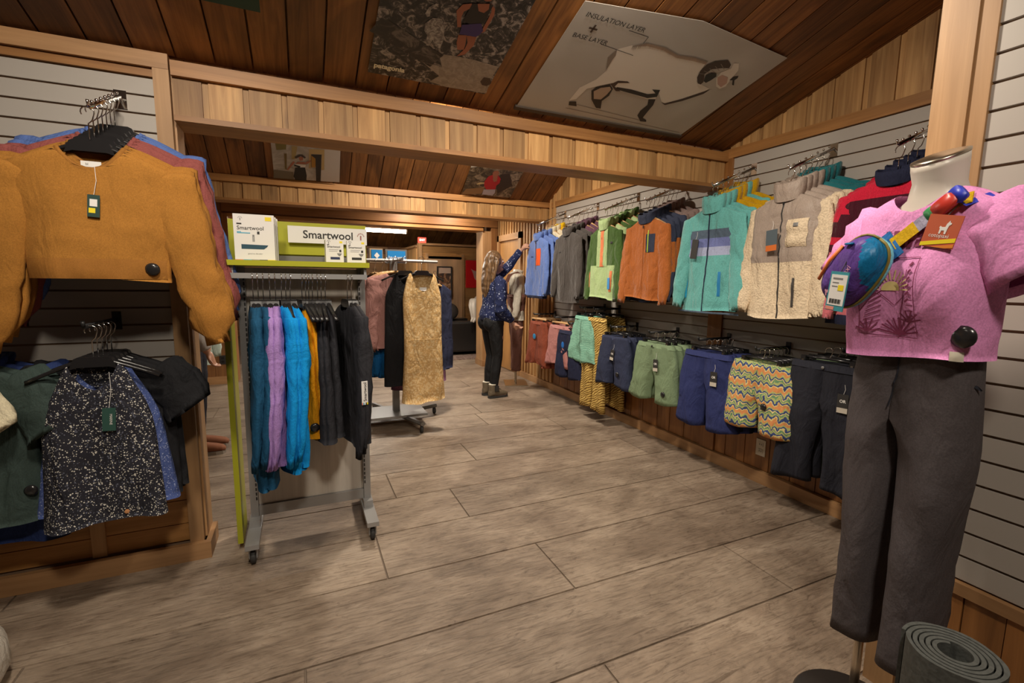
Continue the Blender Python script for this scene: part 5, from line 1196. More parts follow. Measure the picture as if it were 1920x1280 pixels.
def woman():
    p = thing('person', 'shopper in navy star-print jacket and black leggings reaching for a blue fleece', 'person', (2.06, 5.12, 0), .10)
    b = MB()
    # head turned up towards the raised hand; local +x is forward, -y is the near side
    hd = Vector((.012, 0, 1.575))
    ell(b, hd, (.098, .076, .118)); ell(b, hd+Vector((.030, 0, -.06)), (.062, .055, .062))
    b.tube([hd+Vector((.092, 0, .035)), hd+Vector((.112, 0, .012)), hd+Vector((.100, 0, .000))], [.010, .015, .012], 8)      # nose
    ell(b, hd+Vector((.092, 0, -.030)), (.014, .026, .009)); ell(b, hd+Vector((.088, 0, -.070)), (.022, .026, .020))
    for sg in (-1, 1): ell(b, hd+Vector((-.005, sg*.078, .005)), (.018, .010, .032))
    b.tube([(0, 0, 1.36), (.0, 0, 1.44), (.0, 0, 1.54)], [.062, .052, .052], 14)
    b.tube([(-.015, 0, .88), (-.01, 0, .98), (0, 0, 1.08), (.01, 0, 1.22), (.005, 0, 1.34), (0, 0, 1.42)], [(.155, .115), (.16, .115), (.125, .095), (.145, .105), (.16, .09), (.08, .06)], 18)
    for sg in (-1, 1): b.tube([(-.02, sg*.085, .93), (0, sg*.085, .72), (.015, sg*.08, .49), (-.01, sg*.08, .30), (-.03, sg*.08, .08)], [.092, .078, .054, .050, .035], 14); b.tube([(-.05, sg*.08, .05), (.12, sg*.085, .035)], [.035, .028], 10)
    # near arm hangs with a bent elbow, far arm reaches up and forward
    b.tube([(0, -.14, 1.37), (-.01, -.185, 1.34), (-.03, -.215, 1.10), (.14, -.20, .90)], [.05, .048, .038, .026], 12); hand(b, (.15, -.20, .885), (.75, .0, -.65), (0, 1, 0), .9, 1)
    b.tube([(.02, .13, 1.36), (.06, .165, 1.38), (.25, .14, 1.53), (.40, .05, 1.75)], [.05, .046, .038, .026], 12); hand(b, (.405, .045, 1.755), (.75, -.35, .55), (.3, .9, .2), .8, -1)
    remesh(b, 'body', M_SKIN, p, .0065, 3)
    # clothes
    j = MB()
    j.tube([(-.012, 0, .915), (-.012, 0, .965), (.0, 0, 1.08), (.01, 0, 1.22), (.005, 0, 1.33), (.0, 0, 1.41), (.012, 0, 1.45)], [(.178, .145), (.19, .155), (.165, .135), (.178, .135), (.185, .115), (.10, .08), (.068, .066)], 20)
    j.tube([(0, -.12, 1.37), (-.012, -.185, 1.34), (-.035, -.222, 1.18), (-.03, -.225, 1.05), (.06, -.21, .965), (.135, -.20, .915)], [.065, .072, .070, .078, .066, .034], 14)
    j.tube([(.02, .11, 1.35), (.06, .165, 1.37), (.16, .155, 1.45), (.27, .13, 1.55), (.385, .06, 1.735)], [.066, .070, .062, .058, .038], 14)
    remesh(j, 'jacket', spots('navy_star_print', c8(34, 42, 78), c8(170, 176, 200), 44, .27, c8(90, 100, 140)), p, .009, 4, .005, 3)
    l = MB()
    l.tube([(-.018, 0, .86), (-.018, 0, .98)], [(.166, .132), (.160, .122)], 18)
    for sg in (-1, 1): l.tube([(-.025, sg*.082, .92), (-.01, sg*.085, .72), (.012, sg*.08, .49), (-.015, sg*.08, .30), (-.032, sg*.08, .12)], [.104, .084, .062, .059, .045], 14)
    ell(l, (-.085, -.07, .89), (.085, .078, .10)); ell(l, (-.085, .07, .89), (.085, .078, .10))
    remesh(l, 'leggings', F('black_leggings', (26, 26, 28), rough=.7), p, .009, 4)
    mb_ = plain('boot_olive', (.13, .10, .065), .5)
    for sg, a in ((-1, .05), (1, -.05)):
        bb = MB(); boot(bb, -.025, sg*.08, a, h=.16); o = remesh(bb, 'boot', mb_, p, .007, 3)
        s2 = MB(); sole(s2, -.025, sg*.08, a); s2.build('sole', M_RUBBER, o)
        MB().box(-.045, .005, sg*.08-.058, sg*.08+.058, .085, .15).build('elastic_panel', M_INK, o)
        MB().tube([(-.047, sg*.08, .158), (-.047, sg*.08, .170)], (.050, .050), 14).build('sock', M_OUTLET, o, True)
    # hair falling down the back
    h = MB(); ell(h, hd+Vector((-.022, 0, .026)), (.106, .090, .118))
    h.tube([hd+Vector((-.06, 0, .04)), hd+Vector((-.095, 0, -.06)), hd+Vector((-.115, 0, -.18)), hd+Vector((-.125, -.01, -.30)), hd+Vector((-.13, -.015, -.40))], [(.070, .07), (.088, .055), (.092, .045), (.082, .034), (.03, .012)], 16)
    for sg in (-1, 1): h.tube([hd+Vector((-.01, sg*.070, .05)), hd+Vector((-.035, sg*.085, -.06)), hd+Vector((-.07, sg*.082, -.18)), hd+Vector((-.09, sg*.07, -.30))], [(.035, .03), (.036, .03), (.036, .026), (.014, .012)], 10)
    remesh(h, 'hair', hair_mat(), p, .007, 3, .006, 1)
    # face details
    for sg in (-1, 1):
        e = MB(); ell(e, hd+Vector((.080, sg*.032, .018)), (.012, .013, .009), 10, 6); e.build('eye', M_WHITE, p, True)
        e = MB(); ell(e, hd+Vector((.090, sg*.032, .018)), (.004, .006, .006), 8, 6); e.build('iris', M_INK, p, True)
        e = MB(); e.tube([hd+Vector((.083, sg*.015, .040)), hd+Vector((.080, sg*.050, .042))], .004, 6); e.build('eyebrow', plain('brow', (.10, .055, .03), .7), p, True)
    MB().tube([hd+Vector((.100, -.022, -.030)), hd+Vector((.106, 0, -.029)), hd+Vector((.100, .022, -.030))], .0045, 6).build('lips', plain('lips', (.50, .16, .13), .5), p, True)
    return p
woman()
def man():
    p = thing('person', 'shopper in grey sweater and brown suede shoes half hidden by the left partition', 'person', (-.80, 4.28, 0), .0)
    b = MB(); hd = Vector((.03, 0, 1.66)); ell(b, hd, (.10, .08, .125)); ell(b, hd+Vector((.03, 0, -.06)), (.065, .058, .062)); b.tube([hd+Vector((.092, 0, .03)), hd+Vector((.118, 0, -.005)), hd+Vector((.10, 0, -.016))], [.010, .016, .012], 8)
    for sg in (-1, 1): ell(b, hd+Vector((-.005, sg*.082, .005)), (.018, .010, .032))
    b.tube([(0, 0, 1.42), (.02, 0, 1.60)], [.062, .056], 12)
    b.tube([(0, 0, .92), (0, 0, 1.05), (0, 0, 1.30), (0, 0, 1.44), (0, 0, 1.49)], [(.16, .11), (.16, .11), (.19, .115), (.17, .09), (.08, .06)], 16)
    for sg in (-1, 1): b.tube([(0, sg*.09, .95), (.01, sg*.09, .52), (-.02, sg*.09, .08)], [.09, .06, .042], 12); b.tube([(-.05, sg*.09, .05), (.15, sg*.09, .035)], [.036, .03], 10)
    b.tube([(0, -.18, 1.42), (0, -.22, 1.36), (.03, -.25, 1.08), (.155, -.22, .83)], [.05, .055, .042, .03], 12); hand(b, (.16, -.22, .82), (.25, .05, -.95), (.2, .95, 0), 1.0, 1)
    b.tube([(0, .18, 1.42), (0, .22, 1.36), (-.03, .25, 1.08), (.02, .24, .84)], [.05, .055, .042, .03], 12); hand(b, (.02, .24, .83), (.1, .0, -1), (.9, .1, 0), .6, -1)
    remesh(b, 'body', M_SKIN, p, .008, 3)
    j = MB(); j.tube([(0, 0, .93), (0, 0, 1.05), (0, 0, 1.30), (0, 0, 1.44), (0, 0, 1.50)], [(.185, .14), (.185, .14), (.215, .14), (.19, .11), (.09, .075)], 18)
    j.tube([(0, -.17, 1.42), (0, -.225, 1.36), (.03, -.255, 1.08), (.150, -.222, .845)], [.068, .075, .060, .042], 12); j.tube([(0, .17, 1.42), (0, .225, 1.36), (-.03, .255, 1.08), (.02, .24, .86)], [.068, .075, .060, .042], 12)
    remesh(j, 'sweater', F('grey_sweater', (150, 142, 136)), p, .01, 4, .004, 5)
    l = MB(); l.tube([(0, 0, .86), (0, 0, 1.0)], [(.165, .125), (.165, .125)], 16)
    for sg in (-1, 1): l.tube([(0, sg*.09, .93), (.01, sg*.09, .52), (-.02, sg*.09, .09)], [.105, .082, .068], 12)
    remesh(l, 'trousers', m_blackc, p, .01, 4, .003, 2)
    for sg in (-1, 1):
        bb = MB(); boot(bb, .035, sg*.09, 0, h=.10); o = remesh(bb, 'shoe', plain('suede_brown', (.26, .10, .05), .9), p, .007, 3); s2 = MB(); sole(s2, .028, sg*.09, 0); s2.build('sole', plain('sole_grey', (.30, .26, .22), .7), o)
    h = MB(); ell(h, hd+Vector((-.018, 0, .03)), (.105, .088, .112)); remesh(h, 'hair', plain('brown_hair', (.07, .04, .025), .6), p, .01, 3)
man()
# ================================================================ SECOND MANNEQUIN (far right)
m2 = thing('mannequin', 'cream mannequin on a square steel plate before the door', 'mannequin', (2.60, 5.66, 0), -1.9)
rings = [[(rx*math.cos(2*PI*k_/20), ry*math.sin(2*PI*k_/20), z) for k_ in range(20)] for z, rx, ry in ((.95, .15, .10), (1.08, .12, .085), (1.28, .15, .10), (1.40, .16, .08), (1.46, .06, .055), (1.52, .055, .05))]
mobj('torso', *loft(rings), M_MANN, m2, True); MB().box(-.19, .19, -.15, .15, 0, .012).build('base_plate', M_STEEL, m2)
for sg in (-1, 1):
    MB().tube([(sg*.08, 0, .012), (sg*.08, 0, .25)], .009, 8).build('pole', M_STEEL, m2, True); mobj('leg', *tube([(sg*.08, 0, .95), (sg*.08, 0, .55), (sg*.08, 0, .22)], [.075, .05, .034], 12), M_MANN, m2, True)
TS = Top(wsh=.17, whem=.18, L=.60, t=.095, them=.115, wn=.07, slope=.06, nf=.05, seed=81, fold=.006)
sh = mk_top('shirt', 'oatmeal long-sleeved shirt on the mannequin before the door', 'shirt', None, TS, [F('oat_shirt', (206, 198, 182))], sl=dict(ang=.15, ln=.52, r0=.072, r1=.045, ry=.9), col=dict(h=.03), seed=81); sh.location = (2.60, 5.66, 1.475); sh.rotation_euler = (0, 0, -1.9)
BO = Bottom(W=.185, L=1.02, crotch=.42, out=.12, gap=.035, t=.125, them=.06, seed=82, fold=.005, hip=.01)
ov = mk_bottom('overalls', 'brown corduroy overalls on the mannequin before the door', 'overalls', None, BO, F('brown_overall', (112, 76, 66))); ov.location = (2.60, 5.66, 1.20); ov.rotation_euler = (0, 0, -1.9)
MB().box(-.10, .10, -.135, -.125, 0, .17).build('bib', F('brown_bib', (112, 76, 66)), ov); 
for sg in (-1, 1): MB().tube([(sg*.08, -.13, .16), (sg*.085, -.10, .24), (sg*.085, 0, .275), (sg*.07, .09, .22), (sg*.05, .125, .0)], (.018, .003), 6).build('strap', F('brown_strap', (112, 76, 66)), ov)
# ================================================================ CEILING POSTERS
RAM={
    'corner': [(0.01, 0.537), (1.185, -0.009), (1.262, 0.731), (0.595, 0.788), (0.246, 0.786)],
    'body': [(0.339, 0.388), (0.294, 0.468), (0.305, 0.527), (0.362, 0.571), (0.429, 0.602), (0.537, 0.602), (0.64, 0.58), (0.742, 0.588), (0.83, 0.588), (0.848, 0.522), (0.894, 0.451), (1.016, 0.425), (1.006, 0.392), (0.927, 0.308), (0.863, 0.242), (0.815, 0.257), (0.722, 0.335), (0.765, 0.265), (0.716, 0.252), (0.587, 0.269), (0.476, 0.279), (0.428, 0.314), (0.376, 0.28), (0.315, 0.235), (0.304, 0.142), (0.27, 0.123), (0.271, 0.233), (0.324, 0.313), (0.337, 0.37)],
    'rump': [(0.336, 0.388), (0.291, 0.467), (0.305, 0.527), (0.322, 0.492), (0.324, 0.46), (0.331, 0.421)],
    'backhair': [(0.366, 0.566), (0.428, 0.603), (0.535, 0.605), (0.637, 0.583), (0.735, 0.595), (0.832, 0.59), (0.838, 0.573), (0.748, 0.573), (0.646, 0.565), (0.542, 0.588), (0.44, 0.588)],
    'belly': [(0.47, 0.277), (0.587, 0.269), (0.709, 0.26), (0.758, 0.284), (0.735, 0.339), (0.685, 0.33), (0.729, 0.307), (0.685, 0.29), (0.565, 0.298), (0.474, 0.293)],
    'hindleg': [(0.349, 0.229), (0.358, 0.261), (0.421, 0.302), (0.46, 0.274), (0.473, 0.218), (0.459, 0.168), (0.493, 0.106), (0.462, 0.104), (0.427, 0.133), (0.391, 0.165)],
    'hindlegin': [(0.364, 0.229), (0.386, 0.264), (0.432, 0.286), (0.453, 0.268), (0.453, 0.223), (0.444, 0.179), (0.401, 0.173)],
    'hindpatch': [(0.424, 0.303), (0.449, 0.338), (0.503, 0.348), (0.525, 0.34), (0.46, 0.322), (0.458, 0.293), (0.515, 0.269), (0.488, 0.262)],
    'foreleg': [(0.723, 0.254), (0.765, 0.265), (0.788, 0.217), (0.798, 0.152), (0.808, 0.096), (0.847, 0.082), (0.859, 0.067), (0.817, 0.062), (0.759, 0.107), (0.747, 0.15), (0.753, 0.208)],
    'hoof1': [(0.288, 0.085), (0.275, 0.114), (0.315, 0.124), (0.34, 0.088)],
    'chest': [(0.823, 0.248), (0.86, 0.236), (0.939, 0.295), (1.018, 0.38), (1.027, 0.423), (1.037, 0.431), (1.002, 0.396), (0.923, 0.312), (0.848, 0.249)],
    'horn': [(0.908, 0.445), (0.867, 0.482), (0.848, 0.522), (0.844, 0.575), (0.868, 0.607), (0.931, 0.634), (0.976, 0.612), (0.989, 0.589), (0.943, 0.576), (0.898, 0.555), (0.888, 0.515), (0.934, 0.462), (0.933, 0.442)],
    'ear': [(0.927, 0.47), (0.902, 0.51), (0.92, 0.534), (0.951, 0.537), (0.97, 0.52), (0.963, 0.485), (0.952, 0.462)],
    'face': [(1.041, 0.452), (0.985, 0.505), (0.973, 0.548), (1.002, 0.593), (0.985, 0.623), (1.014, 0.631), (1.057, 0.59), (1.073, 0.529), (1.097, 0.468), (1.079, 0.442)],
    'facepink': [(1.032, 0.47), (0.984, 0.514), (0.995, 0.536), (1.045, 0.531), (1.079, 0.492), (1.073, 0.456)],
    'leaf': [(1.072, 0.515), (1.072, 0.539), (1.098, 0.555), (1.107, 0.539), (1.103, 0.523), (1.138, 0.489), (1.123, 0.489), (1.092, 0.52)],
    'ground': [(0.332, 0.102), (0.802, 0.07)],
    'base': [(0.284, 0.058), (1.169, 0.024)],
    'ins': [(0.041, 0.668), (0.271, 0.646)],
    'base_t': [(0.042, 0.55), (0.192, 0.536)],
    'lead1': [(0.288, 0.643), (0.406, 0.637), (0.409, 0.596)],
    'lead2': [(0.207, 0.533), (0.41, 0.516)],
    'plus': [(0.117, 0.602)],
    'bottombar': [(0.32, -0.005), (1.175, -0.032), (1.192, -0.0), (0.304, 0.024)],
}
PAT={
    'corner': [(0.002, 0.009), (0.611, 0.002), (0.621, 0.598), (-0.005, 0.406)],
    'tank': [(0.35, 0.443), (0.36, 0.518), (0.38, 0.524), (0.399, 0.492), (0.423, 0.497), (0.424, 0.538), (0.446, 0.535), (0.44, 0.45), (0.429, 0.432), (0.385, 0.414), (0.352, 0.424)],
    'chestskin': [(0.38, 0.524), (0.396, 0.491), (0.421, 0.489), (0.434, 0.512), (0.428, 0.539)],
    'armL': [(0.307, 0.464), (0.323, 0.502), (0.358, 0.517), (0.362, 0.495), (0.338, 0.469), (0.336, 0.434), (0.351, 0.388), (0.335, 0.383)],
    'armR': [(0.435, 0.541), (0.46, 0.52), (0.468, 0.489), (0.464, 0.443), (0.46, 0.394), (0.444, 0.379), (0.446, 0.422), (0.45, 0.469), (0.45, 0.503)],
    'shorts': [(0.35, 0.403), (0.428, 0.434), (0.45, 0.397), (0.442, 0.373), (0.43, 0.356), (0.383, 0.353), (0.354, 0.35)],
    'legL': [(0.352, 0.343), (0.388, 0.352), (0.398, 0.305), (0.402, 0.266), (0.373, 0.258), (0.357, 0.298)],
    'legR': [(0.389, 0.349), (0.433, 0.359), (0.438, 0.305), (0.415, 0.24), (0.381, 0.218), (0.404, 0.272), (0.405, 0.312)],
    'dog': [(0.198, 0.363), (0.221, 0.399), (0.259, 0.406), (0.281, 0.372), (0.297, 0.297), (0.295, 0.24), (0.276, 0.246), (0.249, 0.283), (0.242, 0.242), (0.229, 0.244), (0.22, 0.302), (0.203, 0.323)],
    'tail': [(0.186, 0.413), (0.194, 0.448), (0.218, 0.474), (0.23, 0.473), (0.204, 0.437), (0.208, 0.405), (0.198, 0.397)],
    'path': [(0.299, 0.207), (0.372, 0.216), (0.463, 0.218), (0.601, 0.206), (0.596, 0.117), (0.61, 0.005), (0.388, -0.003), (0.301, 0.015), (0.336, 0.066), (0.232, 0.139), (0.333, 0.13)],
    'stone': [(0.548, 0.083), (0.556, 0.117), (0.59, 0.119), (0.608, 0.086), (0.592, 0.06), (0.567, 0.06)],
    'text': [(0.022, 0.055), (0.17, 0.062)],
}
WOM={
    'corner': [(-0.008, -0.001), (0.594, 0.018), (0.583, 0.476), (0.001, 0.461)],
    'dress': [(0.19, 0.179), (0.276, 0.192), (0.29, 0.082), (0.286, 0.003), (0.185, 0.002), (0.172, 0.051)],
    'top': [(0.187, 0.227), (0.284, 0.23), (0.276, 0.192), (0.19, 0.182)],
    'sash': [(0.183, 0.22), (0.237, 0.204), (0.229, 0.179), (0.182, 0.196)],
    'skin': [(0.211, 0.254), (0.273, 0.264), (0.288, 0.237), (0.191, 0.227)],
    'face': [(0.22, 0.326), (0.262, 0.333), (0.258, 0.285), (0.231, 0.275)],
    'hat': [(0.188, 0.321), (0.225, 0.355), (0.255, 0.361), (0.285, 0.331), (0.277, 0.312), (0.24, 0.341), (0.216, 0.314), (0.197, 0.299)],
    'armL': [(0.173, 0.26), (0.192, 0.251), (0.143, 0.159), (0.126, 0.126), (0.115, 0.136)],
    'armR': [(0.284, 0.266), (0.327, 0.297), (0.331, 0.286), (0.3, 0.245), (0.284, 0.236)],
    'door': [(0.331, 0.373), (0.42, 0.382), (0.417, 0.016), (0.376, 0.01), (0.371, 0.219), (0.331, 0.201)],
    'doorfr': [(0.313, 0.438), (0.444, 0.455), (0.447, 0.182), (0.421, 0.178), (0.422, 0.389), (0.331, 0.379), (0.327, 0.188), (0.311, 0.185)],
    'yellowdoor': [(0.333, 0.362), (0.368, 0.327), (0.369, 0.207), (0.333, 0.201)],
    'post1': [(0.168, 0.452), (0.216, 0.455), (0.193, 0.287), (0.162, 0.282)],
    'floor': [(0.003, 0.119), (0.172, 0.108), (0.173, -0.0), (-0.008, -0.001)],
    'wallr': [(0.446, 0.456), (0.583, 0.473), (0.596, 0.022), (0.423, 0.013), (0.419, 0.171), (0.449, 0.182)],
    'win': [(0.035, 0.461), (0.125, 0.466), (0.119, 0.399), (0.041, 0.381)],
    'strip': [(0.101, 0.346), (0.124, 0.35), (0.115, 0.13), (0.1, 0.146)],
}
RED={
    'corner': [(0.018, -0.012), (0.629, 0.032), (0.6, 0.462), (-0.01, 0.475)],
    'jacket': [(0.214, 0.235), (0.23, 0.319), (0.268, 0.351), (0.343, 0.349), (0.385, 0.301), (0.395, 0.233), (0.371, 0.188), (0.383, 0.125), (0.276, 0.11), (0.231, 0.168)],
    'face': [(0.259, 0.376), (0.267, 0.41), (0.306, 0.423), (0.334, 0.394), (0.333, 0.348), (0.347, 0.282), (0.311, 0.256), (0.282, 0.326)],
    'hands': [(0.29, 0.287), (0.333, 0.307), (0.354, 0.262), (0.321, 0.244)],
    'pants': [(0.247, 0.106), (0.383, 0.125), (0.398, 0.069), (0.386, 0.015), (0.255, 0.02)],
    'ground': [(0.018, -0.012), (0.044, 0.085), (0.245, 0.142), (0.249, 0.099), (0.243, 0.026)],
    'sky': [(-0.01, 0.475), (0.095, 0.479), (0.094, 0.454), (-0.003, 0.42)],
    'rock': [(0.463, 0.387), (0.589, 0.427), (0.598, 0.319), (0.53, 0.281)],
    'stick': [(0.133, 0.182), (0.171, 0.215), (0.22, 0.219), (0.225, 0.202), (0.151, 0.171)],
    'dark': [(0.355, 0.371), (0.461, 0.394), (0.557, 0.214), (0.435, 0.051), (0.371, 0.188)],
}
def poster(name, label, ox, oy, slope, zlow, corners, mat, th=.0015, lift=.012):
    """sheet pinned under the sloping boards: local x along the wall, y up the slope, z down into the room"""
    p = thing(name, label, 'poster'); n = math.hypot(1, slope)
    p.matrix_world = Matrix(((1, 0, 0, ox), (0, -1/n, -slope/n, oy-lift*slope/n), (0, slope/n, -1/n, zlow-lift/n), (0, 0, 0, 1)))
    xs = corners; k_ = len(xs)
    v = [(x, y, 0) for x, y in xs]+[(x, y, th) for x, y in xs]
    mobj('sheet', v, [tuple(range(k_-1, -1, -1)), tuple(range(k_, 2*k_))]+[(i, (i+1) % k_, (i+1) % k_+k_, i+k_) for i in range(k_)], mat, p)
    return p
LAYER = [0]
def ink(p, name, pts, mat, lay=1): return mobj(name, [(x, y, .0015+.0009*lay) for x, y in pts], [tuple(range(len(pts)))], mat, p)
def stroke(p, name, pts, wd, mat, lay=2):
    mb = MB()
    for (a, b), (c, d) in zip(pts, pts[1:]):
        l = math.hypot(c-a, d-b) or 1; nx, ny = -(d-b)/l*wd/2, (c-a)/l*wd/2; z = .0015+.0009*lay
        mb.add([(a+nx, b+ny, z), (c+nx, d+ny, z), (c-nx, d-ny, z), (a-nx, b-ny, z)], [(0, 1, 2, 3)])
    return mb.build(name, mat, p)
def mottle(name, a, b, c, scale, detail=4):
    m, nt, N, Lk, bs_ = newmat(name); tc = N.new('ShaderNodeTexCoord'); n = N.new('ShaderNodeTexNoise'); n.inputs['Scale'].default_value = scale; n.inputs['Detail'].default_value = detail; n.inputs['Roughness'].default_value = .7; n.inputs['Distortion'].default_value = 1.2
    Lk.new(tc.outputs['Object'], n.inputs[0]); r = ramp(N, [(.42, a), (.52, b), (.62, c)]); Lk.new(n.outputs[0], r.inputs[0]); Lk.new(r.outputs[0], bs_.inputs['Base Color']); bs_.inputs['Roughness'].default_value = .45; return m
P_ = lambda n_, rgb: plain(n_, c8(*rgb), .55)
M_PAPER = mottle('poster_paper', (.49, .45, .40), (.52, .48, .43), (.56, .52, .47), 1.2, 2); k_br = P_('ink_brown', (70, 50, 40)); k_dk = P_('ink_dark', (40, 33, 30)); k_wh = P_('ink_fleece', (232, 224, 212)); k_pk = P_('ink_snout', (196, 160, 146)); k_tan = P_('ink_tan', (186, 160, 138)); k_gry = P_('ink_mid', (140, 126, 114))
p = poster('ceiling_poster', 'large pale poster of a ram with INSULATION LAYER and BASE LAYER captions', 1.155, 2.55, .30, 2.365, [(0, 0), (1.20, 0), (1.25, .735), (.60, .79), (0, .72)], M_PAPER)
D = RAM
ink(p, 'ram_body', D['body'], k_wh, 1)
for nm, mm, ly in (('rump', k_gry, 2), ('backhair', k_tan, 2), ('belly', k_dk, 2), ('hindleg', k_dk, 2), ('hindlegin', k_tan, 3), ('hindpatch', k_br, 2), ('foreleg', k_dk, 2), ('hoof1', k_dk, 2), ('chest', k_br, 2), ('face', k_wh, 2), ('facepink', k_pk, 3), ('horn', k_br, 4), ('ear', k_dk, 5), ('leaf', k_dk, 3)): ink(p, 'ram_'+nm, D[nm], mm, ly)
rr_ = random.Random(5); mb = MB(); bh = D['backhair'][:6]
for (a, b), (c, d) in zip(bh, bh[1:]):
    for q in range(16): t_ = q/16; x, y = lerp(a, c, t_), lerp(b, d, t_); l_ = rr_.uniform(.012, .03); mb.add([(x, y+.006, .0042), (x+.004, y+.006, .0042), (x+.008, y-l_, .0042)], [(0, 1, 2)])
mb.build('ram_mane_hairs', k_gry, p)
hn = D['horn']; 
for q in range(5): stroke(p, 'horn_ridge', [(lerp(hn[2][0], hn[5][0], q/5), lerp(hn[2][1], hn[5][1], q/5)-.01), (lerp(hn[10][0], hn[7][0], q/5), lerp(hn[10][1], hn[7][1], q/5))], .003, k_gry, 5)
stroke(p, 'leader_line', D['lead1'], .003, k_dk); stroke(p, 'leader_line', D['lead2'], .003, k_dk); stroke(p, 'ground_line', D['ground'], .003, k_gry); stroke(p, 'base_line', D['base'], .003, k_gry)
def ptext(p, s, size, a, b, mat, sx=1.0, bold=0):
    o = text_obj('lettering', s, size, mat, p, (a, b, .0042), (0, 0, 0), align='LEFT', bold=bold, sx=sx); return o
ptext(p, 'INSULATION LAYER', .036, D['ins'][0][0], D['ins'][0][1]-.004, k_dk, 1.0); ptext(p, 'BASE LAYER', .036, D['base_t'][0][0], D['base_t'][0][1]-.004, k_dk, 1.0)
px0, py0 = D['plus'][0]; stroke(p, 'plus_mark', [(px0-.022, py0), (px0+.022, py0)], .010, k_br); stroke(p, 'plus_mark', [(px0, py0-.022), (px0, py0+.022)], .010, k_br)
bb_ = MB().box(-.01, 1.21, -.022, .004, -.004, .010).build('bottom_rod', plain('poster_rod', (.05, .035, .025), .5), p)
D = PAT
p = poster('ceiling_poster', 'dark poster of a runner and a pale dog with patagonia lettering', .34, 2.50, .30, 2.380, [(0, 0), (.605, -.005), (.610, .80), (0, .80)], mottle('rock_photo', (.014, .012, .012), (.06, .05, .045), (.40, .34, .30), 22))
ink(p, 'photo_path', D['path'], mottle('sand_photo', (.30, .24, .19), (.36, .29, .23), (.42, .34, .28), 30), 1)
stroke(p, 'photo_shadow', [(.0, .30), (.30, .16)], .10, mottle('shadow_photo', (.016, .012, .011), (.03, .022, .018), (.16, .13, .11), 12), 1)
k_skin = P_('ink_skin', (170, 102, 74)); k_pur = P_('ink_purple', (66, 46, 108)); k_dog = mottle('dog_photo', (.16, .13, .12), (.32, .28, .25), (.5, .45, .40), 40)
for nm, mm, ly in (('dog', k_dog, 2), ('tail', k_dog, 2), ('legL', k_skin, 3), ('legR', k_skin, 3), ('armL', k_skin, 3), ('armR', k_skin, 3), ('tank', k_dk, 4), ('chestskin', k_skin, 5), ('shorts', k_pur, 5), ('stone', k_br, 2)): ink(p, 'photo_'+nm, D[nm], mm, ly)
hx_, hy_ = D['chestskin'][0]; ink(p, 'photo_head', [(hx_+.03+.035*math.cos(a*PI/6), hy_+.07+.05*math.sin(a*PI/6)) for a in range(12)], k_skin, 4)
ptext(p, 'patagonia', .042, D['text'][0][0], (D['text'][0][1]+D['text'][1][1])/2, P_('ink_cream', (244, 234, 205)), .9, .0018)
D = WOM
p = poster('ceiling_poster', 'photo poster of a woman in sun hat and black dress by a doorway', -.186, 5.29, .565, 2.358, [(0, 0), (.59, .02), (.585, .47), (0, .46)], mottle('plaster_photo', (.40, .35, .29), (.52, .47, .41), (.58, .53, .47), 4, 3), lift=.02)
for nm, mm, ly in (('wallr', P_('ink_wall', (206, 196, 186)), 1), ('floor', P_('ink_floor', (118, 108, 88)), 1), ('post1', P_('ink_post', (176, 152, 96)), 1), ('win', P_('ink_win', (130, 118, 60)), 1), ('strip', P_('ink_strip', (120, 98, 50)), 1), ('doorfr', P_('ink_doorframe', (196, 166, 110)), 2), ('door', k_dk, 3), ('yellowdoor', P_('ink_ydoor', (170, 120, 36)), 4), ('armL', k_skin, 3), ('armR', k_skin, 3), ('skin', k_skin, 3), ('face', k_skin, 4), ('hat', k_br, 5), ('top', k_wh, 4), ('dress', P_('ink_black', (22, 24, 26)), 4), ('sash', P_('ink_black_b', (22, 24, 26)), 5)): ink(p, 'photo_'+nm, D[nm], mm, ly)
D = RED
p = poster('ceiling_poster', 'photo poster of a person in a red jacket among rocks', 1.70, 5.275, .565, 2.366, [(.02, 0), (.615, .0), (.605, .47), (-.01, .47)], mottle('wild_photo', (.05, .032, .018), (.14, .095, .05), (.36, .26, .17), 11), lift=.02)
for nm, mm, ly in (('sky', P_('ink_sky', (210, 204, 190)), 1), ('ground', P_('ink_ground', (150, 112, 72)), 1), ('dark', P_('ink_shadow', (58, 40, 26)), 1), ('rock', mottle('rock_photo_b', (.2, .14, .09), (.36, .27, .18), (.5, .4, .3), 24), 2), ('stick', P_('ink_stick', (214, 186, 130)), 2), ('pants', P_('ink_pants', (186, 172, 176)), 2), ('jacket', P_('ink_red', (190, 26, 34)), 3), ('face', k_skin, 4), ('hands', k_skin, 5)): ink(p, 'photo_'+nm, D[nm], mm, ly)
p = poster('ceiling_poster', 'dark green banner pinned to the ceiling boards', -.42, 2.285, .30, 2.4445, [(0, 0), (.32, 0), (.32, .75), (0, .75)], P_('banner_green', (14, 54, 40)))
ptext(p, 'marine layer', .03, .02, .05, P_('ink_banner', (150, 170, 150)), 1.0)
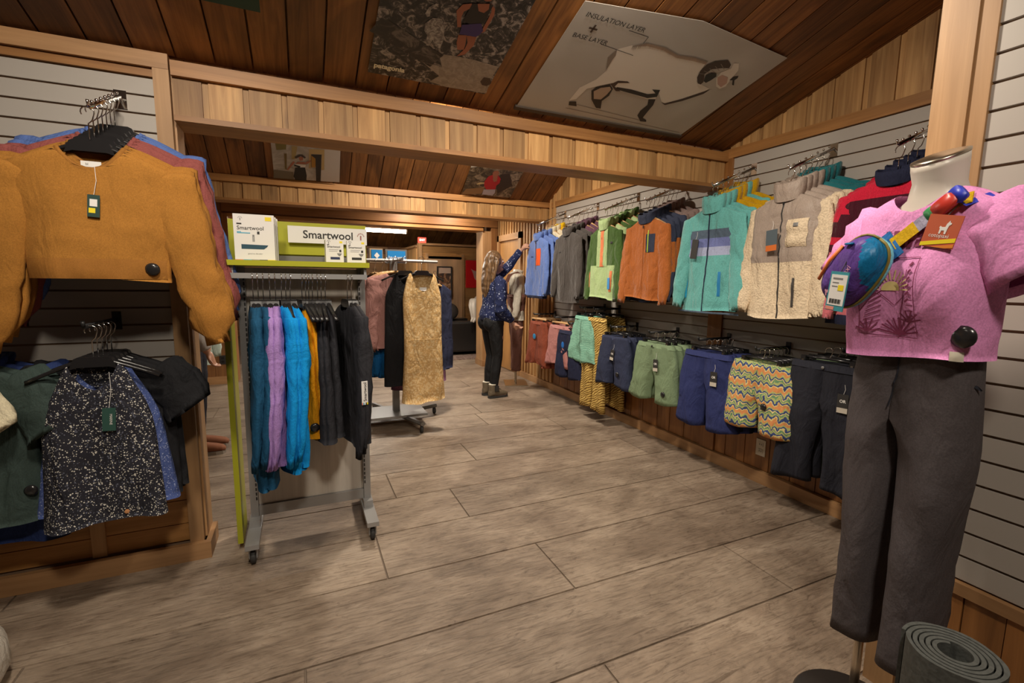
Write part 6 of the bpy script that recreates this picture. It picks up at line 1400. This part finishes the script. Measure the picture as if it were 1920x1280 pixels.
# ================================================================ FAR ROOM
wf = struct(box('wall_siding', W_SIDING, 2.10, 5.5, 9.012, 9.12, 0, 2.0))
for i in range(17):
    for a, b_ in ((2.14, 2.205), (2.985, 5.5)) if i < 15 else ((2.14, 5.5),): box('siding_plank', W_SIDING, a, b_, 8.995, 9.012, .0+i*.118+.002, .118+i*.118-.002, wf)
box('corner_post', W_POST, 2.08, 2.14, 8.98, 9.12, 0, 2.02, wf); box('cap_rail', W_POSTX, 2.08, 5.5, 8.97, 9.14, 2.021, 2.06, wf)
box('door_casing', W_POST, 2.205, 2.26, 8.985, 9.0115, 0, 1.87, wf); box('door_casing', W_POST, 2.93, 2.985, 8.985, 9.0115, 0, 1.87, wf)
box('flush_door', wood('peach_door', (.58, .36, .20), (.66, .43, .26), 'Z', .04, .45, 0), 2.26, 2.93, 8.995, 9.0115, 0, 1.82, wf)
ws = struct(box('wall_siding_return', W_CEDARY, 2.08, 2.10, 9.13, 12.5, 0, 1.99))
for i in range(9): box('siding_board', W_CEDAR, 2.062, 2.0795, 9.13+i*.37+.003, 9.5+i*.37-.003, 0, 1.96, ws)
box('cap_rail', W_POSTY, 2.05, 2.12, 9.145, 12.5, 1.991, 2.03, ws)
def framed(loc, w_, h_):
    p = thing('framed_picture', 'black framed landscape photo on the peach door', 'picture', loc); t_ = .022
    for a in ((-w_/2, w_/2, h_/2-t_, h_/2), (-w_/2, w_/2, -h_/2, -h_/2+t_), (-w_/2, -w_/2+t_, -h_/2+t_, h_/2-t_), (w_/2-t_, w_/2, -h_/2+t_, h_/2-t_)): MB().box(a[0], a[1], -.02, 0, a[2], a[3]).build('frame_rail', M_INK, p)
    MB().box(-w_/2+t_, w_/2-t_, -.006, 0, -h_/2+t_, h_/2-t_).build('print', mottle('canyon_photo', (.05, .035, .03), (.30, .14, .06), (.55, .38, .26), 7, 3), p)
    MB().box(-w_/2+t_, w_/2-t_, -.0075, -.006, h_/2-t_-.11, h_/2-t_).build('print_sky', P_('ink_haze', (196, 170, 150)), p)
framed((2.575, 8.994, 1.32), .30, .62)
fg = thing('flag', 'bright red banner with a white bull skull mark on the siding wall', 'banner', (3.22, 8.985, 1.49)); 
v, f = prism([(-.21, -.27), (.21, -.27), (.21, .27), (-.21, .27)], -.006, .004); mobj('cloth', v, f, P_('flag_red', (206, 22, 30)), fg)
v, f = prism([(-.10, .10), (-.04, .07), (0, .06), (.05, .08), (.11, .11), (.06, .03), (.03, -.09), (0, -.12), (-.03, -.08), (-.06, .02)], -.010, -.006); mobj('skull_mark', v, f, P_('flag_bone', (190, 150, 140)), fg)
hv = thing('hanging_vest', 'neon yellow and green vest hung beside the red banner', 'vest', (3.30, 8.72, 1.50))
TV = Top(wsh=.10, whem=.13, L=.34, t=.03, wn=.06, slope=.03, nf=.06, seed=91, tank=(.13, .12)); tv_, tf_ = TV.body(); mobj('body', tv_, tf_, [P_('neon_yellow', (214, 226, 20)), P_('neon_green', (60, 160, 50))], hv, True, idx=[0 if sum(tv_[a][0] for a in q)/len(q) < .02 else 1 for q in tf_]); MB().tube([(0, 0, -.02), (0, .02, .12), (-.01, .25, .30)], .004, 6).build('cord', M_INK, hv); MB().box(-.06, .06, -.05, -.03, -.10, -.02).build('red_patch', P_('vest_red', (200, 40, 60)), hv)
M_LEATH = plain('black_leather', (.028, .024, .022), .38)
def rbox(mb, x0, x1, y0, y1, z0, z1, r=.04):
    rings = []
    for z, q in ((z0, r), (z0+r*.3, r*.3), (z0+r, 0), (z1-r, 0), (z1-r*.3, r*.3), (z1, r)):
        rings.append([(x, y, z) for x, y in ((x0+q+r, y0+q), (x1-q-r, y0+q), (x1-q, y0+q+r), (x1-q, y1-q-r), (x1-q-r, y1-q), (x0+q+r, y1-q), (x0+q, y1-q-r), (x0+q, y0+q+r))])
    mb.loft(rings); return mb
so = thing('sofa', 'black leather sofa with its back to the opening', 'sofa', (3.10, 8.30, 0))
rbox(MB(), -.72, .95, -.13, .10, .06, .62).build('back', M_LEATH, so); rbox(MB(), -.72, .95, -.10, .55, .05, .36).build('base', M_LEATH, so)
rbox(MB(), -.95, -.721, -.13, .58, .05, .60).build('armrest', M_LEATH, so)
for i in range(2): rbox(MB(), -.70+i*.82, .10+i*.82, .101, .56, .361, .50).build('seat_cushion', M_LEATH, so)
for x in (-.85, .85):
    for yy in (-.08, .50): MB().box(x-.03, x+.03, yy-.03, yy+.03, 0, .06).build('foot', M_INK, so)
cu = MB(); ell(cu, (0, 0, 0), (.21, .09, .17), 18, 10); cu = cu.build('cushion', plain('grey_leather', (.09, .08, .075), .35), None, True, loc=(2.50, 8.52, .78)); tag(cu, 'dark grey leather cushion propped on the sofa', 'cushion'); cu.scale = (1, 1, 1)
box('armrest_top', M_LEATH, -.5, -.2, .25, .5, .5005, .64, so)
rg = mobj('rug', boxv(-.75, .75, -.22, .22, 0, .012), BF, mottle('woven_rug', (.10, .05, .04), (.30, .20, .16), (.45, .36, .30), 30, 5), None, loc=(3.05, 7.92, 0)); tag(rg, 'mottled woven rug on the floor behind the sofa', 'rug')
ml = thing('lower_body_mannequin', 'cream mannequin legs sitting on the back of the sofa', 'mannequin', (2.92, 8.20, .62))
for sg in (-1, 1):
    lg_ = MB(); lg_.tube([(.10, .06+sg*.07, .34), (-.06, -.10+sg*.06, .36), (-.10, -.17+sg*.06, .30), (-.07, -.17+sg*.06, .10), (-.08, -.18+sg*.06, .04), (-.14, -.27+sg*.06, .02)], [.075, .065, .055, .042, .03, .018], 12); lg_.build('leg', M_MANN, ml, True)
v_ = MB(); ell(v_, (.13, .08, .36), (.12, .14, .12), 16, 8); v_.build('hip', M_MANN, ml, True)
MB().tube([(.13, .08, .0), (.13, .08, .26)], .012, 8).build('pole', M_STEEL, ml, True)
tl = thing('fluorescent_light', 'long glowing white fluorescent tube light hung beyond the opening', 'light', (.75, 8.0, 2.15))
MB().tube([(-.88, 0, 0), (.88, 0, 0)], .024, 12).build('tube', plain('tube_glow', (1, 1, 1), .5, emit=(1, .93, .82), es=130), tl, True); MB().box(-.90, .90, -.04, .04, .03, .055).build('housing', M_WHITE, tl)
for x in (-.6, .6): MB().tube([(x, 0, .055), (x, 0, .62)], .003, 6).build('hanger_wire', M_GREYD, tl)
for x in (-.905, .885): MB().box(x, x+.02, -.026, .026, -.026, .03).build('end_cap', M_WHITE, tl)
ex = thing('exit_sign', 'small glowing red exit sign above the siding corner post', 'sign', (2.13, 9.0, 2.062)); MB().box(-.06, .09, -.02, .03, 0, .10).build('housing', plain('exit_red', (.6, .03, .02), .4, emit=(1, .10, .06), es=1.6), ex); text_obj('lettering', 'EXIT', .052, plain('exit_white', (.9, .8, .75), .5, emit=(1, .75, .65), es=2.5), ex, (.015, -.022, .05), bold=.001)
rs_ = thing('wall_sign', 'long dark wooden sign reading ROYAL ROBBINS on the far wall', 'sign', (1.75, 12.57, 2.39)); MB().box(-.55, .55, -.02, .02, -.11, .11).build('board', W_DARKX, rs_); text_obj('lettering', 'ROYAL ROBBINS', .15, P_('ink_sign', (150, 140, 136)), rs_, (0, -.024, -.02), sx=.85)
fp = box('far_shelf', W_SIDING, .6, 2.05, 12.3, 12.58, 2.12, 2.17); tag(fp, 'plain pine shelf high on the far wall below the sign', 'shelf')
box('far_wall_lining', W_SIDING, .2, 2.07, 12.57, 12.599, 0, 2.0, bpy.data.objects['wall_far'])
# garments seen past the left partition
def far_garment(name, label, loc, mat, L, rz, kind='jacket', wsh=.22, seed=93):
    T = Top(wsh=wsh, whem=wsh*1.05, L=L, t=.04, seed=seed); r = mk_top(name, label, kind, None, T, [mat], sl=dict(ang=.12, ln=L*.85, r0=.085, r1=.055), seed=seed); r.location = loc; r.rotation_euler = (0, 0, rz); return r
rl = thing('wall_rail', 'dark rail with jackets on the brown wall past the left partition', 'clothes rail', (-1.28, 6.97, 1.42)); MB().tube([(-.3, -.28, 0), (.42, -.28, 0)], .012, 8).build('rail', M_BLACKM, rl, True)
for x in (-.25, .38): MB().tube([(x, 0, 0), (x, -.28, 0)], .008, 8).build('bracket', M_BLACKM, rl, True)
far_garment('rain_jacket', 'yellow rain jacket on the brown wall past the left partition', (-1.12, 6.69, 1.33), m_yellow, .62, .1)
far_garment('long_coat', 'pale sage long coat beside the yellow jacket', (-1.24, 6.69, 1.36), m_pale, 1.05, .2, 'coat', .22, 94)
o = thing('wall_outlet', 'dark power outlet low on the brown wall', 'outlet', (-.95, 6.984, .316)); MB().box(-.036, .036, -.006, 0, -.058, .058).build('cover_plate', M_INK, o)
for zz in (-.024, .024): MB().box(-.016, .016, -.009, -.006, zz-.013, zz+.013).build('socket', M_BLACKP, o)
